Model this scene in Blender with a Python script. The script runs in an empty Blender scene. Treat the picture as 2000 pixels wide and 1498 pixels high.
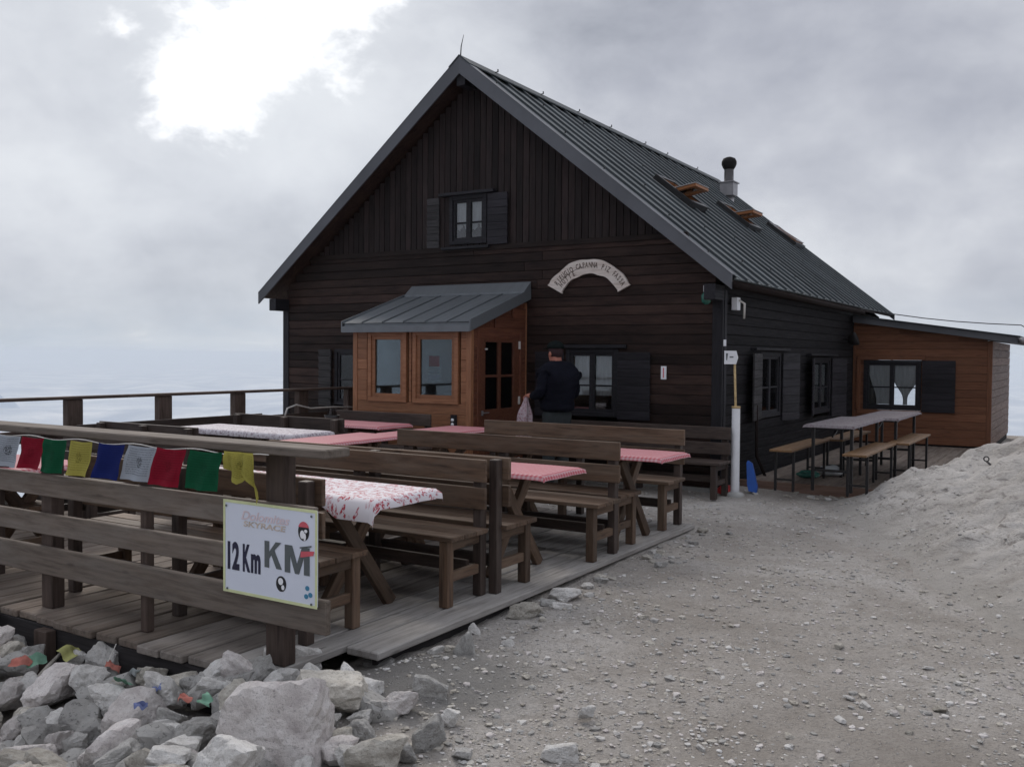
import bpy, bmesh, math, random
from mathutils import Vector, Matrix, noise as mn
R = math.radians
rnd = random.Random(7)
C = bpy.context.scene.collection
SC = bpy.context.scene

# ------------------------------------------------------------------ camera
cam = bpy.data.cameras.new('camera')
cam.sensor_width = 36.0; cam.lens = 1835.84 / 2000 * 36.0
cam.clip_start = 0.05; cam.clip_end = 60000
cam_o = bpy.data.objects.new('camera', cam); C.objects.link(cam_o)
right = Vector((0.84976362, 0.52709667, 0.00841967)); up = Vector((-0.02261795, 0.02049749, 0.99953403)); fwd = Vector((-0.52667847, 0.8495581, -0.02933987))
cam_o.matrix_world = Matrix(((right.x, up.x, -fwd.x, 3.7553), (right.y, up.y, -fwd.y, -10.7257), (right.z, up.z, -fwd.z, 1.6), (0, 0, 0, 1)))
SC.camera = cam_o
SC.view_settings.view_transform = 'Standard'; SC.view_settings.look = 'None'
SC.view_settings.exposure = 0.22; SC.view_settings.gamma = 1.0; SC.view_settings.use_curve_mapping = False
SC.cycles.max_bounces = 8; SC.cycles.volume_bounces = 2; SC.cycles.transparent_max_bounces = 12
SC.cycles.use_denoising = True

# ------------------------------------------------------------------ sky and sun
SUN = Vector((-0.60, 0.56, 0.66)).normalized()
world = bpy.data.worlds.new('World'); SC.world = world; world.use_nodes = True
def sky_world():
    nt = world.node_tree; nt.nodes.clear()
    N = nt.nodes.new; L = nt.links.new
    def math_(op, a, b=None, c=None, clamp=False):
        n = N('ShaderNodeMath'); n.operation = op; n.use_clamp = clamp
        for i, v in enumerate((a, b, c)):
            if v is None: continue
            if isinstance(v, (int, float)): n.inputs[i].default_value = v
            else: L(v, n.inputs[i])
        return n.outputs[0]
    def ramp(fac, stops):
        n = N('ShaderNodeValToRGB'); el = n.color_ramp.elements
        while len(el) < len(stops): el.new(0.5)
        for e, (p, c) in zip(el, stops):
            e.position = p; e.color = (*c, 1) if len(c) == 3 else c
        L(fac, n.inputs[0]); return n.outputs[0]
    def mix(f, a, b):
        n = N('ShaderNodeMix'); n.data_type = 'RGBA'
        if isinstance(f, (int, float)): n.inputs[0].default_value = f
        else: L(f, n.inputs[0])
        for s, v in ((n.inputs[6], a), (n.inputs[7], b)):
            if isinstance(v, tuple): s.default_value = (*v, 1)
            else: L(v, s)
        return n.outputs[2]
    tc = N('ShaderNodeTexCoord'); d = tc.outputs['Generated']
    sep = N('ShaderNodeSeparateXYZ'); L(d, sep.inputs[0])
    def noi(scale, detail, rough, dist, sc=(1, 1, 1), loc=(0, 0, 0)):
        m = N('ShaderNodeMapping'); m.inputs['Scale'].default_value = sc; m.inputs['Location'].default_value = loc
        L(d, m.inputs[0]); n = N('ShaderNodeTexNoise')
        n.inputs['Scale'].default_value = scale; n.inputs['Detail'].default_value = detail
        n.inputs['Roughness'].default_value = rough; n.inputs['Distortion'].default_value = dist
        L(m.outputs[0], n.inputs['Vector']); return n.outputs[0]
    big = noi(2.1, 5, .5, .3, (1, 1, 2.0), (3.1, 1.3, .2))
    fine = noi(7.5, 9, .58, .25, (1, 1, 1.6), (4, 7, 3))
    wisp = noi(15, 8, .6, .35, (1, 1, 1.3), (7, 2, 1))
    v = math_('ADD', math_('MULTIPLY', big, .66), math_('ADD', math_('MULTIPLY', fine, .27), math_('MULTIPLY', wisp, .07)))
    cloud = ramp(v, [(.34, (.29, .305, .355)), (.45, (.40, .415, .47)), (.53, (.50, .515, .565)), (.64, (.66, .675, .71))])
    # sun glow through a thin spot of the cloud
    def dot(vec):
        n = N('ShaderNodeVectorMath'); n.operation = 'DOT_PRODUCT'; L(d, n.inputs[0]); n.inputs[1].default_value = Vector(vec).normalized(); return n.outputs['Value']
    def ang(vec): return math_('MULTIPLY', math_('ARCCOSINE', math_('MINIMUM', dot(vec), 1.0)), 57.2958)
    def cone(vec, rad): return math_('SUBTRACT', 1.0, math_('DIVIDE', ang(vec), rad))
    core = math_('MAXIMUM', math_('MAXIMUM', cone((-.650, .668, .362), 7.2), cone((-.712, .636, .300), 4.7)), cone((-.748, .615, .248), 4.8))
    core = math_('MAXIMUM', core, math_('SUBTRACT', cone((-.774, .558, .299), 3.0), .40))
    n_ = math_('ADD', math_('MULTIPLY', math_('SUBTRACT', fine, .5), 1.5), math_('MULTIPLY', math_('SUBTRACT', wisp, .5), 1.3))
    tot = math_('ADD', core, n_)
    edge = N('ShaderNodeMapRange'); edge.interpolation_type = 'SMOOTHSTEP'
    L(tot, edge.inputs[0]); edge.inputs[1].default_value = .22; edge.inputs[2].default_value = 1.0
    hole = edge.outputs[0]
    halo = N('ShaderNodeMapRange'); halo.interpolation_type = 'SMOOTHSTEP'; L(math_('ADD', cone((-.70, .64, .31), 27), math_('MULTIPLY', n_, .22)), halo.inputs[0]); halo.inputs[1].default_value = 0; halo.inputs[2].default_value = 1.0
    c1 = mix(math_('MULTIPLY', halo.outputs[0], .62), cloud, (.80, .83, .86))
    # thin cloud and blue near the horizon
    hz = N('ShaderNodeMapRange'); hz.interpolation_type = 'SMOOTHSTEP'; L(sep.outputs[2], hz.inputs[0])
    hz.inputs[1].default_value = .085; hz.inputs[2].default_value = -.03
    band = noi(5.5, 7, .55, .5, (1, 1, 5), (1, 4, 2))
    low = ramp(band, [(.38, (.50, .58, .68)), (.5, (.57, .63, .71)), (.60, (.63, .68, .74)), (.68, (.84, .86, .89))])
    c2 = mix(math_('MULTIPLY', hz.outputs[0], .8), c1, low)
    zen = N('ShaderNodeMapRange'); zen.interpolation_type = 'SMOOTHSTEP'; L(sep.outputs[2], zen.inputs[0]); zen.inputs[1].default_value = .3; zen.inputs[2].default_value = 1.0; zen.inputs[3].default_value = 1.0; zen.inputs[4].default_value = 1.75
    vm = N('ShaderNodeVectorMath'); vm.operation = 'SCALE'; L(c2, vm.inputs[0]); L(zen.outputs[0], vm.inputs['Scale']); c2 = vm.outputs[0]   # an overcast sky brightens towards the zenith
    c3 = mix(hole, c2, (1.6, 1.6, 1.6))
    bg = N('ShaderNodeBackground'); L(c3, bg.inputs[0]); bg.inputs[1].default_value = 1.0
    sky = N('ShaderNodeTexSky'); sky.sky_type = 'NISHITA'; sky.sun_disc = False
    sky.sun_elevation = math.asin(SUN.z); sky.sun_rotation = math.atan2(SUN.x, SUN.y); sky.altitude = 3000
    bs = N('ShaderNodeBackground'); L(sky.outputs[0], bs.inputs[0]); bs.inputs[1].default_value = .05
    mx = N('ShaderNodeMixShader'); mx.inputs[0].default_value = .93
    L(bs.outputs[0], mx.inputs[1]); L(bg.outputs[0], mx.inputs[2])
    out = N('ShaderNodeOutputWorld'); L(mx.outputs[0], out.inputs[0])
sky_world()
world.cycles.sampling_method = 'MANUAL'; world.cycles.sample_map_resolution = 1024
sun = bpy.data.lights.new('sun', 'SUN'); sun.energy = 1.5; sun.angle = R(28); sun.color = (1, .93, .84)
sun_o = bpy.data.objects.new('sun', sun); C.objects.link(sun_o)
sun_o.rotation_euler = (-SUN).to_track_quat('-Z', 'Y').to_euler(); sun_o.location = (-8, 8, 20)

# ------------------------------------------------------------------ materials
class NT:
    def __init__(s, name, rough=.6, spec=.3, metal=0.0):
        s.m = bpy.data.materials.new(name); s.m.use_nodes = True; s.nt = s.m.node_tree
        s.b = s.nt.nodes['Principled BSDF']; s.b.inputs['Roughness'].default_value = rough
        s.b.inputs['Specular IOR Level'].default_value = spec; s.b.inputs['Metallic'].default_value = metal
    def N(s, t): return s.nt.nodes.new(t)
    def L(s, a, b): s.nt.links.new(a, b)
    def put(s, sock, v):
        if isinstance(v, (int, float)): sock.default_value = v
        elif isinstance(v, tuple): sock.default_value = (*v, 1) if len(v) == 3 and len(sock.default_value) == 4 else v
        else: s.L(v, sock)
    def math(s, op, a, b=0.0, clamp=False):
        n = s.N('ShaderNodeMath'); n.operation = op; n.use_clamp = clamp; s.put(n.inputs[0], a); s.put(n.inputs[1], b); return n.outputs[0]
    def mix(s, f, a, b, mode='MIX'):
        n = s.N('ShaderNodeMix'); n.data_type = 'RGBA'; n.blend_type = mode; s.put(n.inputs[0], f); s.put(n.inputs[6], a); s.put(n.inputs[7], b); return n.outputs[2]
    def coords(s, which='Object', scale=(1, 1, 1), rand=True):
        tc = s.N('ShaderNodeTexCoord'); v = tc.outputs[which]
        if rand:
            oi = s.N('ShaderNodeObjectInfo'); cm = s.N('ShaderNodeCombineXYZ')
            m = s.math('MULTIPLY', oi.outputs['Random'], 37.0); s.L(m, cm.inputs[0]); s.L(s.math('MULTIPLY', oi.outputs['Random'], 91.0), cm.inputs[1])
            ad = s.N('ShaderNodeVectorMath'); ad.operation = 'ADD'; s.L(v, ad.inputs[0]); s.L(cm.outputs[0], ad.inputs[1]); v = ad.outputs[0]
        mp = s.N('ShaderNodeMapping'); mp.inputs['Scale'].default_value = scale; s.L(v, mp.inputs[0]); return mp.outputs[0]
    def noise(s, v, scale, detail=4, rough=.5, dist=0):
        n = s.N('ShaderNodeTexNoise'); s.L(v, n.inputs['Vector']); n.inputs['Scale'].default_value = scale
        n.inputs['Detail'].default_value = detail; n.inputs['Roughness'].default_value = rough; n.inputs['Distortion'].default_value = dist; return n.outputs[0]
    def ramp(s, f, stops):
        n = s.N('ShaderNodeValToRGB'); el = n.color_ramp.elements
        while len(el) < len(stops): el.new(.5)
        for e, (p, c) in zip(el, stops):
            e.position = p; e.color = (*c, 1) if isinstance(c, tuple) else (c, c, c, 1)
        s.L(f, n.inputs[0]); return n.outputs[0]
    def bump(s, h, strength=.3, dist=.01):
        n = s.N('ShaderNodeBump'); n.inputs['Strength'].default_value = strength; n.inputs['Distance'].default_value = dist
        s.L(h, n.inputs['Height']); s.L(n.outputs[0], s.b.inputs['Normal'])
    def random(s): return s.N('ShaderNodeObjectInfo').outputs['Random']
    def color(s, c): s.put(s.b.inputs['Base Color'], c)
def mul(c, k): return tuple(min(1, a * k) for a in c)
def wood(name, c, c2=None, var=.35, rough=.65, weather=None, scale=1.0, spec=.25, wf=.5):
    t = NT(name, rough, spec); c2 = c2 or mul(c, .55)
    v = t.coords('Object', (1.3 * scale, 16 * scale, 16 * scale))
    g = t.noise(v, 2.6, 8, .62, .35)
    col = t.ramp(g, [(.28, c2), (.55, c), (.8, mul(c, 1.25))])
    v2 = t.coords('Object', (1, 4, 4)); b = t.noise(v2, 2.0, 5, .6, .4)
    if weather: col = t.mix(t.math('MULTIPLY', t.ramp(b, [(.42, 0.0), (.68, 1.0)]), wf), col, weather)
    vk = t.coords('Object', (2.2, 9, 9)); k = t.N('ShaderNodeTexVoronoi'); t.L(vk, k.inputs['Vector']); k.inputs['Scale'].default_value = 1.3
    knot = t.ramp(k.outputs['Distance'], [(.05, 1.0), (.15, 0.0)])
    col = t.mix(t.math('MULTIPLY', knot, .55), col, mul(c2, .5))
    rv = t.N('ShaderNodeMapRange'); t.L(t.random(), rv.inputs[0]); rv.inputs[3].default_value = 1 - var; rv.inputs[4].default_value = 1 + var
    hs = t.N('ShaderNodeHueSaturation'); t.L(col, hs.inputs['Color']); t.L(rv.outputs[0], hs.inputs['Value'])
    hs.inputs['Saturation'].default_value = 1.0; t.color(hs.outputs[0])
    rr = t.ramp(g, [(.3, min(1, rough + .12)), (.8, rough - .1)]); t.L(rr, t.b.inputs['Roughness'])
    t.bump(g, .45, .004); return t.m
def plain(name, c, rough=.5, spec=.4, metal=0.0, var=.15, scale=8):
    t = NT(name, rough, spec, metal); n = t.noise(t.coords('Object'), scale, 6, .6)
    t.color(t.ramp(n, [(.3, mul(c, 1 - var)), (.7, mul(c, 1 + var))])); t.bump(n, .12, .004); return t.m
def metal_sheet(name, c, streak=14, axis=0, rough=.42, metal=.35, var=.3):
    t = NT(name, rough, .5, metal)
    sc = (1, streak, 1) if axis == 0 else (streak, 1, 1)
    n = t.noise(t.coords('Object', sc), 1.6, 7, .6); n2 = t.noise(t.coords('Object'), 1.1, 5, .6)
    rv = t.N('ShaderNodeMapRange'); t.L(t.random(), rv.inputs[0]); rv.inputs[3].default_value = .82; rv.inputs[4].default_value = 1.18
    col = t.mix(n2, t.ramp(n, [(.3, mul(c, 1 - var)), (.7, mul(c, 1 + var))]), mul(c, .8))
    hs = t.N('ShaderNodeHueSaturation'); t.L(col, hs.inputs['Color']); t.L(rv.outputs[0], hs.inputs['Value']); t.color(hs.outputs[0])
    t.L(t.ramp(n, [(.3, rough + .15), (.7, rough - .1)]), t.b.inputs['Roughness']); t.bump(n2, .15, .02); return t.m
def glass_mat(name, tint=(.8, .86, .88), f=.82):
    t = NT(name); nt = t.nt; tr = t.N('ShaderNodeBsdfTransparent'); tr.inputs[0].default_value = (*mul(tint, f), 1)
    gl = t.N('ShaderNodeBsdfGlossy'); gl.inputs['Roughness'].default_value = .03
    fr = t.N('ShaderNodeFresnel'); fr.inputs[0].default_value = 1.55
    nn = t.noise(t.coords('Object'), 3, 3); bp_ = t.N('ShaderNodeBump'); bp_.inputs['Strength'].default_value = .05; t.L(nn, bp_.inputs['Height']); t.L(bp_.outputs[0], gl.inputs['Normal'])
    mx = t.N('ShaderNodeMixShader'); t.L(t.math('MULTIPLY', fr.outputs[0], 1.15, True), mx.inputs[0]); t.L(tr.outputs[0], mx.inputs[1]); t.L(gl.outputs[0], mx.inputs[2])
    t.L(mx.outputs[0], nt.nodes['Material Output'].inputs[0]); return t.m
def curtain_mat(name, c=(.72, .74, .76)):
    t = NT(name, .9, .1); n = t.noise(t.coords('Object', (1, 1, .12)), 30, 3); t.color(t.ramp(n, [(.35, mul(c, .75)), (.65, c)]))
    dif = t.b; tl = t.N('ShaderNodeBsdfTranslucent'); tl.inputs[0].default_value = (*c, 1); mx = t.N('ShaderNodeMixShader'); mx.inputs[0].default_value = .5
    t.L(dif.outputs[0], mx.inputs[1]); t.L(tl.outputs[0], mx.inputs[2]); t.L(mx.outputs[0], t.nt.nodes['Material Output'].inputs[0]); return t.m
def rock_mat(name, c, c2, c3, bumpd=.03):
    t = NT(name, .9, .15); v = t.coords('Object'); a = t.noise(v, 2.6, 8, .62, .4); b = t.noise(v, 11, 10, .68, .2); d = t.noise(v, 46, 6, .7)
    rv = t.N('ShaderNodeMapRange'); t.L(t.random(), rv.inputs[0]); rv.inputs[3].default_value = .72; rv.inputs[4].default_value = 1.12
    col = t.ramp(a, [(.3, c2), (.5, c), (.68, c3)])
    col = t.mix(t.ramp(b, [(.32, .7), (.45, 0.0)]), col, mul(c2, .55)); col = t.mix(t.ramp(d, [(.36, .8), (.43, 0.0)]), col, mul(c2, .4))
    col = t.mix(t.ramp(b, [(.58, 0.0), (.75, .5)]), col, mul(c, 1.35))
    hs = t.N('ShaderNodeHueSaturation'); t.L(col, hs.inputs['Color']); t.L(rv.outputs[0], hs.inputs['Value']); t.color(hs.outputs[0])
    t.bump(t.math('ADD', t.math('MULTIPLY', b, .7), t.math('MULTIPLY', d, .35)), 1.0, .012); return t.m
def cloth_mat(name, kind):
    t = NT(name, .7, .25); tc = t.N('ShaderNodeTexCoord'); uv = tc.outputs['UV']
    if kind == 'check':
        s = t.N('ShaderNodeSeparateXYZ'); t.L(uv, s.inputs[0])
        def st(o): return t.math('GREATER_THAN', t.math('FRACT', t.math('MULTIPLY', o, 28.0)), .5)
        m = t.math('MULTIPLY', t.math('ADD', st(s.outputs[0]), st(s.outputs[1])), .5)
        n = t.noise(uv, 6, 4)
        col = t.mix(m, (.50, .31, .325), (.38, .025, .045)); col = t.mix(t.math('MULTIPLY', n, .25), col, (.56, .40, .43)); t.color(col)
    else:
        v = t.N('ShaderNodeTexVoronoi'); t.L(uv, v.inputs['Vector']); v.inputs['Scale'].default_value = 30 if kind == 'flower' else 34
        f = t.ramp(v.outputs['Distance'], [(.48, 1.0), (.56, 0.0)]); n = t.noise(uv, 9, 5, .6); n2 = t.ramp(t.noise(uv, 60, 3, .7), [(.45, 0.0), (.55, 1.0)])
        f = t.math('MULTIPLY', f, t.math('MULTIPLY', t.ramp(n, [(.36, 0.3), (.46, 1.0)]), n2))
        col = t.mix(f, (.64, .61, .64), (.36, .035, .055) if kind == 'flower' else (.20, .12, .16)); t.color(col)
        if kind == 'grey': t.color(t.mix(t.math('MULTIPLY', n, .6), col, (.35, .33, .36)))
    if kind == 'rag': t.color(t.mix(f, (.42, .34, .37), (.26, .12, .14)))
    if kind == 'dim': t.color(t.mix(f, (.17, .152, .16), (.09, .06, .07)))
    t.bump(t.noise(uv, 8, 4), .2, .01); return t.m
def flag_mat(name, c, ink=.5, emblem=.8):
    t = NT(name, .85, .1); tc = t.N('ShaderNodeTexCoord'); uv = tc.outputs['UV']; s = t.N('ShaderNodeSeparateXYZ'); t.L(uv, s.inputs[0])
    rows = t.math('GREATER_THAN', t.math('FRACT', t.math('MULTIPLY', s.outputs[1], 15.0)), .45)
    mp = t.N('ShaderNodeMapping'); mp.inputs['Scale'].default_value = (46, 15, 1); t.L(uv, mp.inputs[0])
    w = t.ramp(t.noise(mp.outputs[0], 1.4, 3, .8), [(.46, 0.0), (.5, 1.0)])
    dx = t.math('ABSOLUTE', t.math('SUBTRACT', s.outputs[0], .5)); dy = t.math('ABSOLUTE', t.math('SUBTRACT', s.outputs[1], .55))
    inside = t.math('LESS_THAN', t.math('MAXIMUM', dx, dy), .42)
    r2 = t.math('ADD', t.math('POWER', t.math('MULTIPLY', dx, 1.25), 2.0), t.math('POWER', dy, 2.0))
    em = t.math('LESS_THAN', t.math('ADD', r2, t.math('MULTIPLY', t.noise(uv, 14, 4, .7), .05)), .052)
    emn = t.ramp(t.noise(uv, 26, 4, .7), [(.44, 0.0), (.52, 1.0)])
    txt = t.math('MULTIPLY', t.math('MULTIPLY', rows, w), t.math('MULTIPLY', inside, t.math('SUBTRACT', 1.0, em)))
    f = t.math('ADD', t.math('MULTIPLY', txt, ink), t.math('MULTIPLY', t.math('MULTIPLY', em, emn), emblem), True)
    weave = t.noise(uv, 90, 2); col = t.mix(f, t.mix(t.math('MULTIPLY', weave, .3), c, mul(c, .6)), mul(c, .12))
    t.color(col); tl = t.N('ShaderNodeBsdfTranslucent'); t.L(col, tl.inputs[0]); mx = t.N('ShaderNodeMixShader'); mx.inputs[0].default_value = .3
    t.L(t.b.outputs[0], mx.inputs[1]); t.L(tl.outputs[0], mx.inputs[2]); t.L(mx.outputs[0], t.nt.nodes['Material Output'].inputs[0]); return t.m
M = dict(
    siding=wood('dark_siding', (.026, .0145, .012), (.010, .0065, .0065), .6, .65, (.055, .033, .026), wf=.55, spec=.2),
    siding_v=wood('dark_vertical_siding', (.018, .013, .0125), (.008, .006, .0065), .45, .7, (.030, .018, .017), spec=.2),
    side=wood('grey_black_siding', (.015, .0138, .016), (.008, .007, .008), .35, .75, (.022, .02, .021), spec=.15),
    trim=wood('black_trim', (.018, .017, .021), (.008, .008, .01), .2, .6),
    shutter=wood('shutter_wood', (.024, .022, .027), (.011, .010, .012), .25, .6),
    shutter_grey=wood('shutter_grey_wood', (.045, .042, .044), (.02, .02, .02), .25, .65),
    inside=plain('dark_room', (.03, .025, .022), .9, .1),
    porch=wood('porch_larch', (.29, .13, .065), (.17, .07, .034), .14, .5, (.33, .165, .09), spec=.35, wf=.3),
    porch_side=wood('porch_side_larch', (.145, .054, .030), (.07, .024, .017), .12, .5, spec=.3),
    wing=wood('wing_larch', (.15, .062, .032), (.085, .035, .020), .2, .55, (.19, .09, .05), wf=.4),
    wing_side=wood('wing_side_wood', (.17, .11, .085), (.10, .06, .045), .18, .6),
    bench=wood('bench_wood', (.112, .070, .046), (.044, .028, .020), .30, .6, (.155, .118, .090), wf=.55, spec=.25),
    bench_dark=wood('dark_bench_wood', (.05, .034, .028), (.022, .016, .014), .25, .55, (.09, .07, .06), spec=.35),
    rail=wood('rail_wood', (.16, .13, .108), (.085, .068, .056), .14, .75, (.21, .185, .165), wf=.6),
    rail_dark=wood('rail_dark_wood', (.075, .052, .043), (.035, .025, .021), .2, .7, (.12, .09, .075)),
    deck=wood('deck_wood', (.27, .255, .24), (.15, .138, .128), .16, .8, (.36, .345, .33), wf=.7, scale=.8),
    deck_brown=wood('deck_brown_wood', (.155, .122, .10), (.08, .062, .05), .2, .8, (.22, .19, .165), wf=.6, scale=.8),
    deck_mid=wood('deck_mid_wood', (.21, .185, .165), (.115, .098, .086), .2, .8, (.28, .255, .235), wf=.7, scale=.8),
    under=wood('shaded_understructure_wood', (.03, .027, .028), (.014, .013, .013), .2, .8),  # rim and joist wood darkened to carry the shade beneath the boards
    beer=wood('beer_bench_wood', (.18, .10, .045), (.11, .06, .028), .12, .45, spec=.4),
    frame_orange=wood('roof_window_pine', (.30, .125, .05), (.2, .075, .03), .15, .45),
    stick=wood('stick_wood', (.45, .33, .17), (.32, .22, .11), .1, .6),
    signwood=wood('carved_sign_wood', (.62, .55, .50), (.45, .38, .33), .05, .7, (.70, .66, .62), wf=.6),
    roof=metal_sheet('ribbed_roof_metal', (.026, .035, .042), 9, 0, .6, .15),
    roof_lit=metal_sheet('sky_lit_roof_metal', (.10, .115, .118), 9, 0, .5, .25),  # paler copy of the roof metal, sky reflection put into its colour
    fascia=metal_sheet('fascia_metal', (.092, .096, .108), 3, 0, .5, .25, .15),
    porch_roof=metal_sheet('porch_roof_metal', (.165, .18, .195), 4, 1, .45, .3, .12),
    zinc=plain('zinc', (.30, .29, .30), .4, .5, .6), black_metal=plain('black_metal', (.018, .017, .018), .4, .5, .3),
    soot=plain('soot', (.014, .012, .012), .8, .2), gutter=plain('brown_gutter', (.02, .015, .014), .95, .03),
    glass=glass_mat('window_glass', (.95, .97, .98), .96), glass_blue=glass_mat('porch_glass', (.75, .85, .9), .8),
    curtain=curtain_mat('curtain_cloth', (.86, .87, .88)), white=plain('white_plastic', (.78, .79, .82), .45, .4, 0, .05),
    pale=plain('pale_room', (.055, .068, .08), .8, .2, 0, .3, 2), pale_shelf=plain('pale_sill', (.16, .22, .24), .6, .3),
    red=plain('red_plastic', (.45, .03, .03), .5), blue=plain('blue_plastic', (.01, .09, .42), .4, .5), concrete=plain('concrete', (.4, .4, .39), .9, .2),
    green=plain('green_glass', (.03, .13, .10), .25, .6), signface=plain('sign_face', (.66, .70, .80), .35, .4, 0, .03, 2),
    yellow=plain('lime_border', (.62, .66, .38), .5, .3, 0, .12), navy=plain('navy_print', (.012, .012, .04), .5), grey=plain('grey_print', (.10, .115, .12), .5, .3, 0, .05),
    pinkprint=plain('faded_pink_print', (.66, .56, .60), .6, .2, 0, .1, 20), oliveprint=plain('faded_olive_print', (.56, .48, .42), .6, .2, 0, .3, 30), redprint=plain('red_print', (.6, .1, .13), .5), blueprint=plain('blue_print', (.05, .22, .36), .5), blackprint=plain('black_print', (.012, .012, .015), .5),
    ink=plain('brown_ink', (.12, .09, .075), .8), rope=plain('rope', (.6, .58, .55), .8, .2), cable=plain('cable', (.03, .03, .035), .6),
    jacket=plain('navy_jacket', (.006, .0065, .012), .85, .1, 0, .3), trousers=plain('grey_trousers', (.035, .04, .042), .9, .1), cap=plain('black_cap', (.006, .009, .009), .9, .1),
    skin=plain('skin', (.42, .17, .12), .6, .3, 0, .08), hair=plain('dark_hair', (.03, .012, .014), .8), boot=plain('boot', (.03, .022, .018), .7),
    check=cloth_mat('red_check_oilcloth', 'check'), flower=cloth_mat('red_flower_oilcloth', 'flower'), greycloth=cloth_mat('grey_flower_oilcloth', 'grey'), dimcloth=cloth_mat('dim_flower_oilcloth', 'dim'), rag=cloth_mat('rag_cloth', 'rag'),
    bag=plain('clear_bag', (.55, .58, .60), .25, .6), ring=plain('rusty_steel', (.06, .055, .055), .6, .5, .6),
    rock=rock_mat('pale_limestone', (.74, .72, .69), (.54, .52, .50), (.82, .81, .79)), rock_pink=rock_mat('pinkish_limestone', (.72, .675, .65), (.54, .49, .48), (.80, .765, .745)),
    rock_tan=rock_mat('tan_limestone', (.56, .525, .465), (.38, .35, .305), (.69, .66, .60)), rock_grey=rock_mat('grey_limestone', (.44, .43, .41), (.29, .28, .27), (.55, .54, .525)),
    s_white=plain('bleached_white_scrap', (.55, .58, .60), .9), s_red=plain('bleached_red_scrap', (.42, .16, .13), .9, .1, 0, .4), s_green=plain('bleached_green_scrap', (.17, .31, .23), .9, .1, 0, .4), s_yellow=plain('bleached_yellow_scrap', (.42, .42, .17), .9, .1, 0, .4), s_blue=plain('bleached_blue_scrap', (.15, .18, .33), .9, .1, 0, .4),
    f_white=flag_mat('white_flag_cloth', (.40, .44, .50), .55, .9), f_red=flag_mat('red_flag_cloth', (.26, .012, .030), .35, .4), f_green=flag_mat('green_flag_cloth', (.010, .095, .045), .3, .4),
    f_yellow=flag_mat('yellow_flag_cloth', (.42, .38, .09), .4, .55), f_blue=flag_mat('blue_flag_cloth', (.014, .024, .14), .2, .15),
)
# ------------------------------------------------------------------ helpers
def WM(o):
    m = o.matrix_basis.copy()
    if o.parent: m = WM(o.parent) @ m
    return m
def link(name, me, mat=None, parent=None, mw=None):
    o = bpy.data.objects.new(name, me); C.objects.link(o)
    if mat is not None and me is not None and not me.materials: me.materials.append(M[mat] if isinstance(mat, str) else mat)
    if parent: o.parent = parent
    if mw is not None: o.matrix_basis = mw
    return o
def tag(o, label=None, cat=None, group=None, kind=None):
    if label: o['label'] = label
    if cat: o['category'] = cat
    if group: o['group'] = group
    if kind: o['kind'] = kind
    return o
def thing(name, label, cat, loc=(0, 0, 0), rz=0, group=None):
    o = bpy.data.objects.new(name, None); C.objects.link(o); o.location = loc; o.rotation_euler = (0, 0, rz); o.empty_display_size = .1
    return tag(o, label, cat, group)
def from_bm(bm, name, smooth=False):
    me = bpy.data.meshes.new(name); bmesh.ops.recalc_face_normals(bm, faces=bm.faces); bm.to_mesh(me); bm.free()
    if smooth: me.shade_smooth()
    return me
def cbox(bm, sx, sy, sz, ch=.004, mtx=Matrix()):
    """box with chamfered long edges and ends"""
    x, y, z = sx / 2, sy / 2, sz / 2; ch = min(ch, .3 * min(x, y, z)); vs = {}
    pts = []
    for i in (-1, 1):
        for j in (-1, 1):
            for k in (-1, 1):
                pts.append((i * (x - ch), j * (y - ch), k * z)); pts.append((i * (x - ch), j * y, k * (z - ch))); pts.append((i * x, j * (y - ch), k * (z - ch)))
    V = [bm.verts.new(mtx @ Vector(p)) for p in pts]
    bmesh.ops.convex_hull(bm, input=V)
    return V
def box_me(key, sx, sy, sz, ch=.004, _c={}):
    k = (key, round(sx, 3), round(sy, 3), round(sz, 3), ch)
    if k not in _c:
        bm = bmesh.new(); cbox(bm, sx, sy, sz, ch)
        bmesh.ops.dissolve_limit(bm, angle_limit=.02, verts=bm.verts, edges=bm.edges)
        me = from_bm(bm, key); me.materials.append(M[key]); _c[k] = me
    return _c[k]
def board(name, mat, parent, p0, p1, w, t, nrm, ch=.004, world=True):
    """board running p0->p1; w = width across, t = thickness along nrm. local X = grain"""
    p0, p1, n = Vector(p0), Vector(p1), Vector(nrm).normalized(); x = p1 - p0; ln = x.length; x.normalize(); y = n.cross(x).normalized(); n = x.cross(y)
    m = Matrix(((x.x, y.x, n.x, 0), (x.y, y.y, n.y, 0), (x.z, y.z, n.z, 0), (0, 0, 0, 1))); m.translation = (p0 + p1) / 2
    return link(name, box_me(mat, ln, w, t, ch), None, parent, m)
def vbox(name, mat, parent, x0, y0, z0, x1, y1, z1, ch=.004, axis=None):
    """axis aligned board: grain along its longest side"""
    d = (x1 - x0, y1 - y0, z1 - z0); a = axis if axis is not None else max(range(3), key=lambda i: d[i]); c = Vector(((x0 + x1) / 2, (y0 + y1) / 2, (z0 + z1) / 2))
    h = Vector((0, 0, 0)); h[a] = d[a] / 2; b = [i for i in range(3) if i != a]; nn = Vector((0, 0, 0)); tt = b[0] if d[b[0]] < d[b[1]] else b[1]; ww = b[1] if tt == b[0] else b[0]; nn[tt] = 1
    return board(name, mat, parent, c - h, c + h, d[ww], d[tt], nn, ch)
def boxes_me(name, boxes):
    bm = bmesh.new()
    for (x0, y0, z0, x1, y1, z1) in boxes:
        cbox(bm, x1 - x0, y1 - y0, z1 - z0, .002, Matrix.Translation(((x0 + x1) / 2, (y0 + y1) / 2, (z0 + z1) / 2)))
    return from_bm(bm, name)
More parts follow.
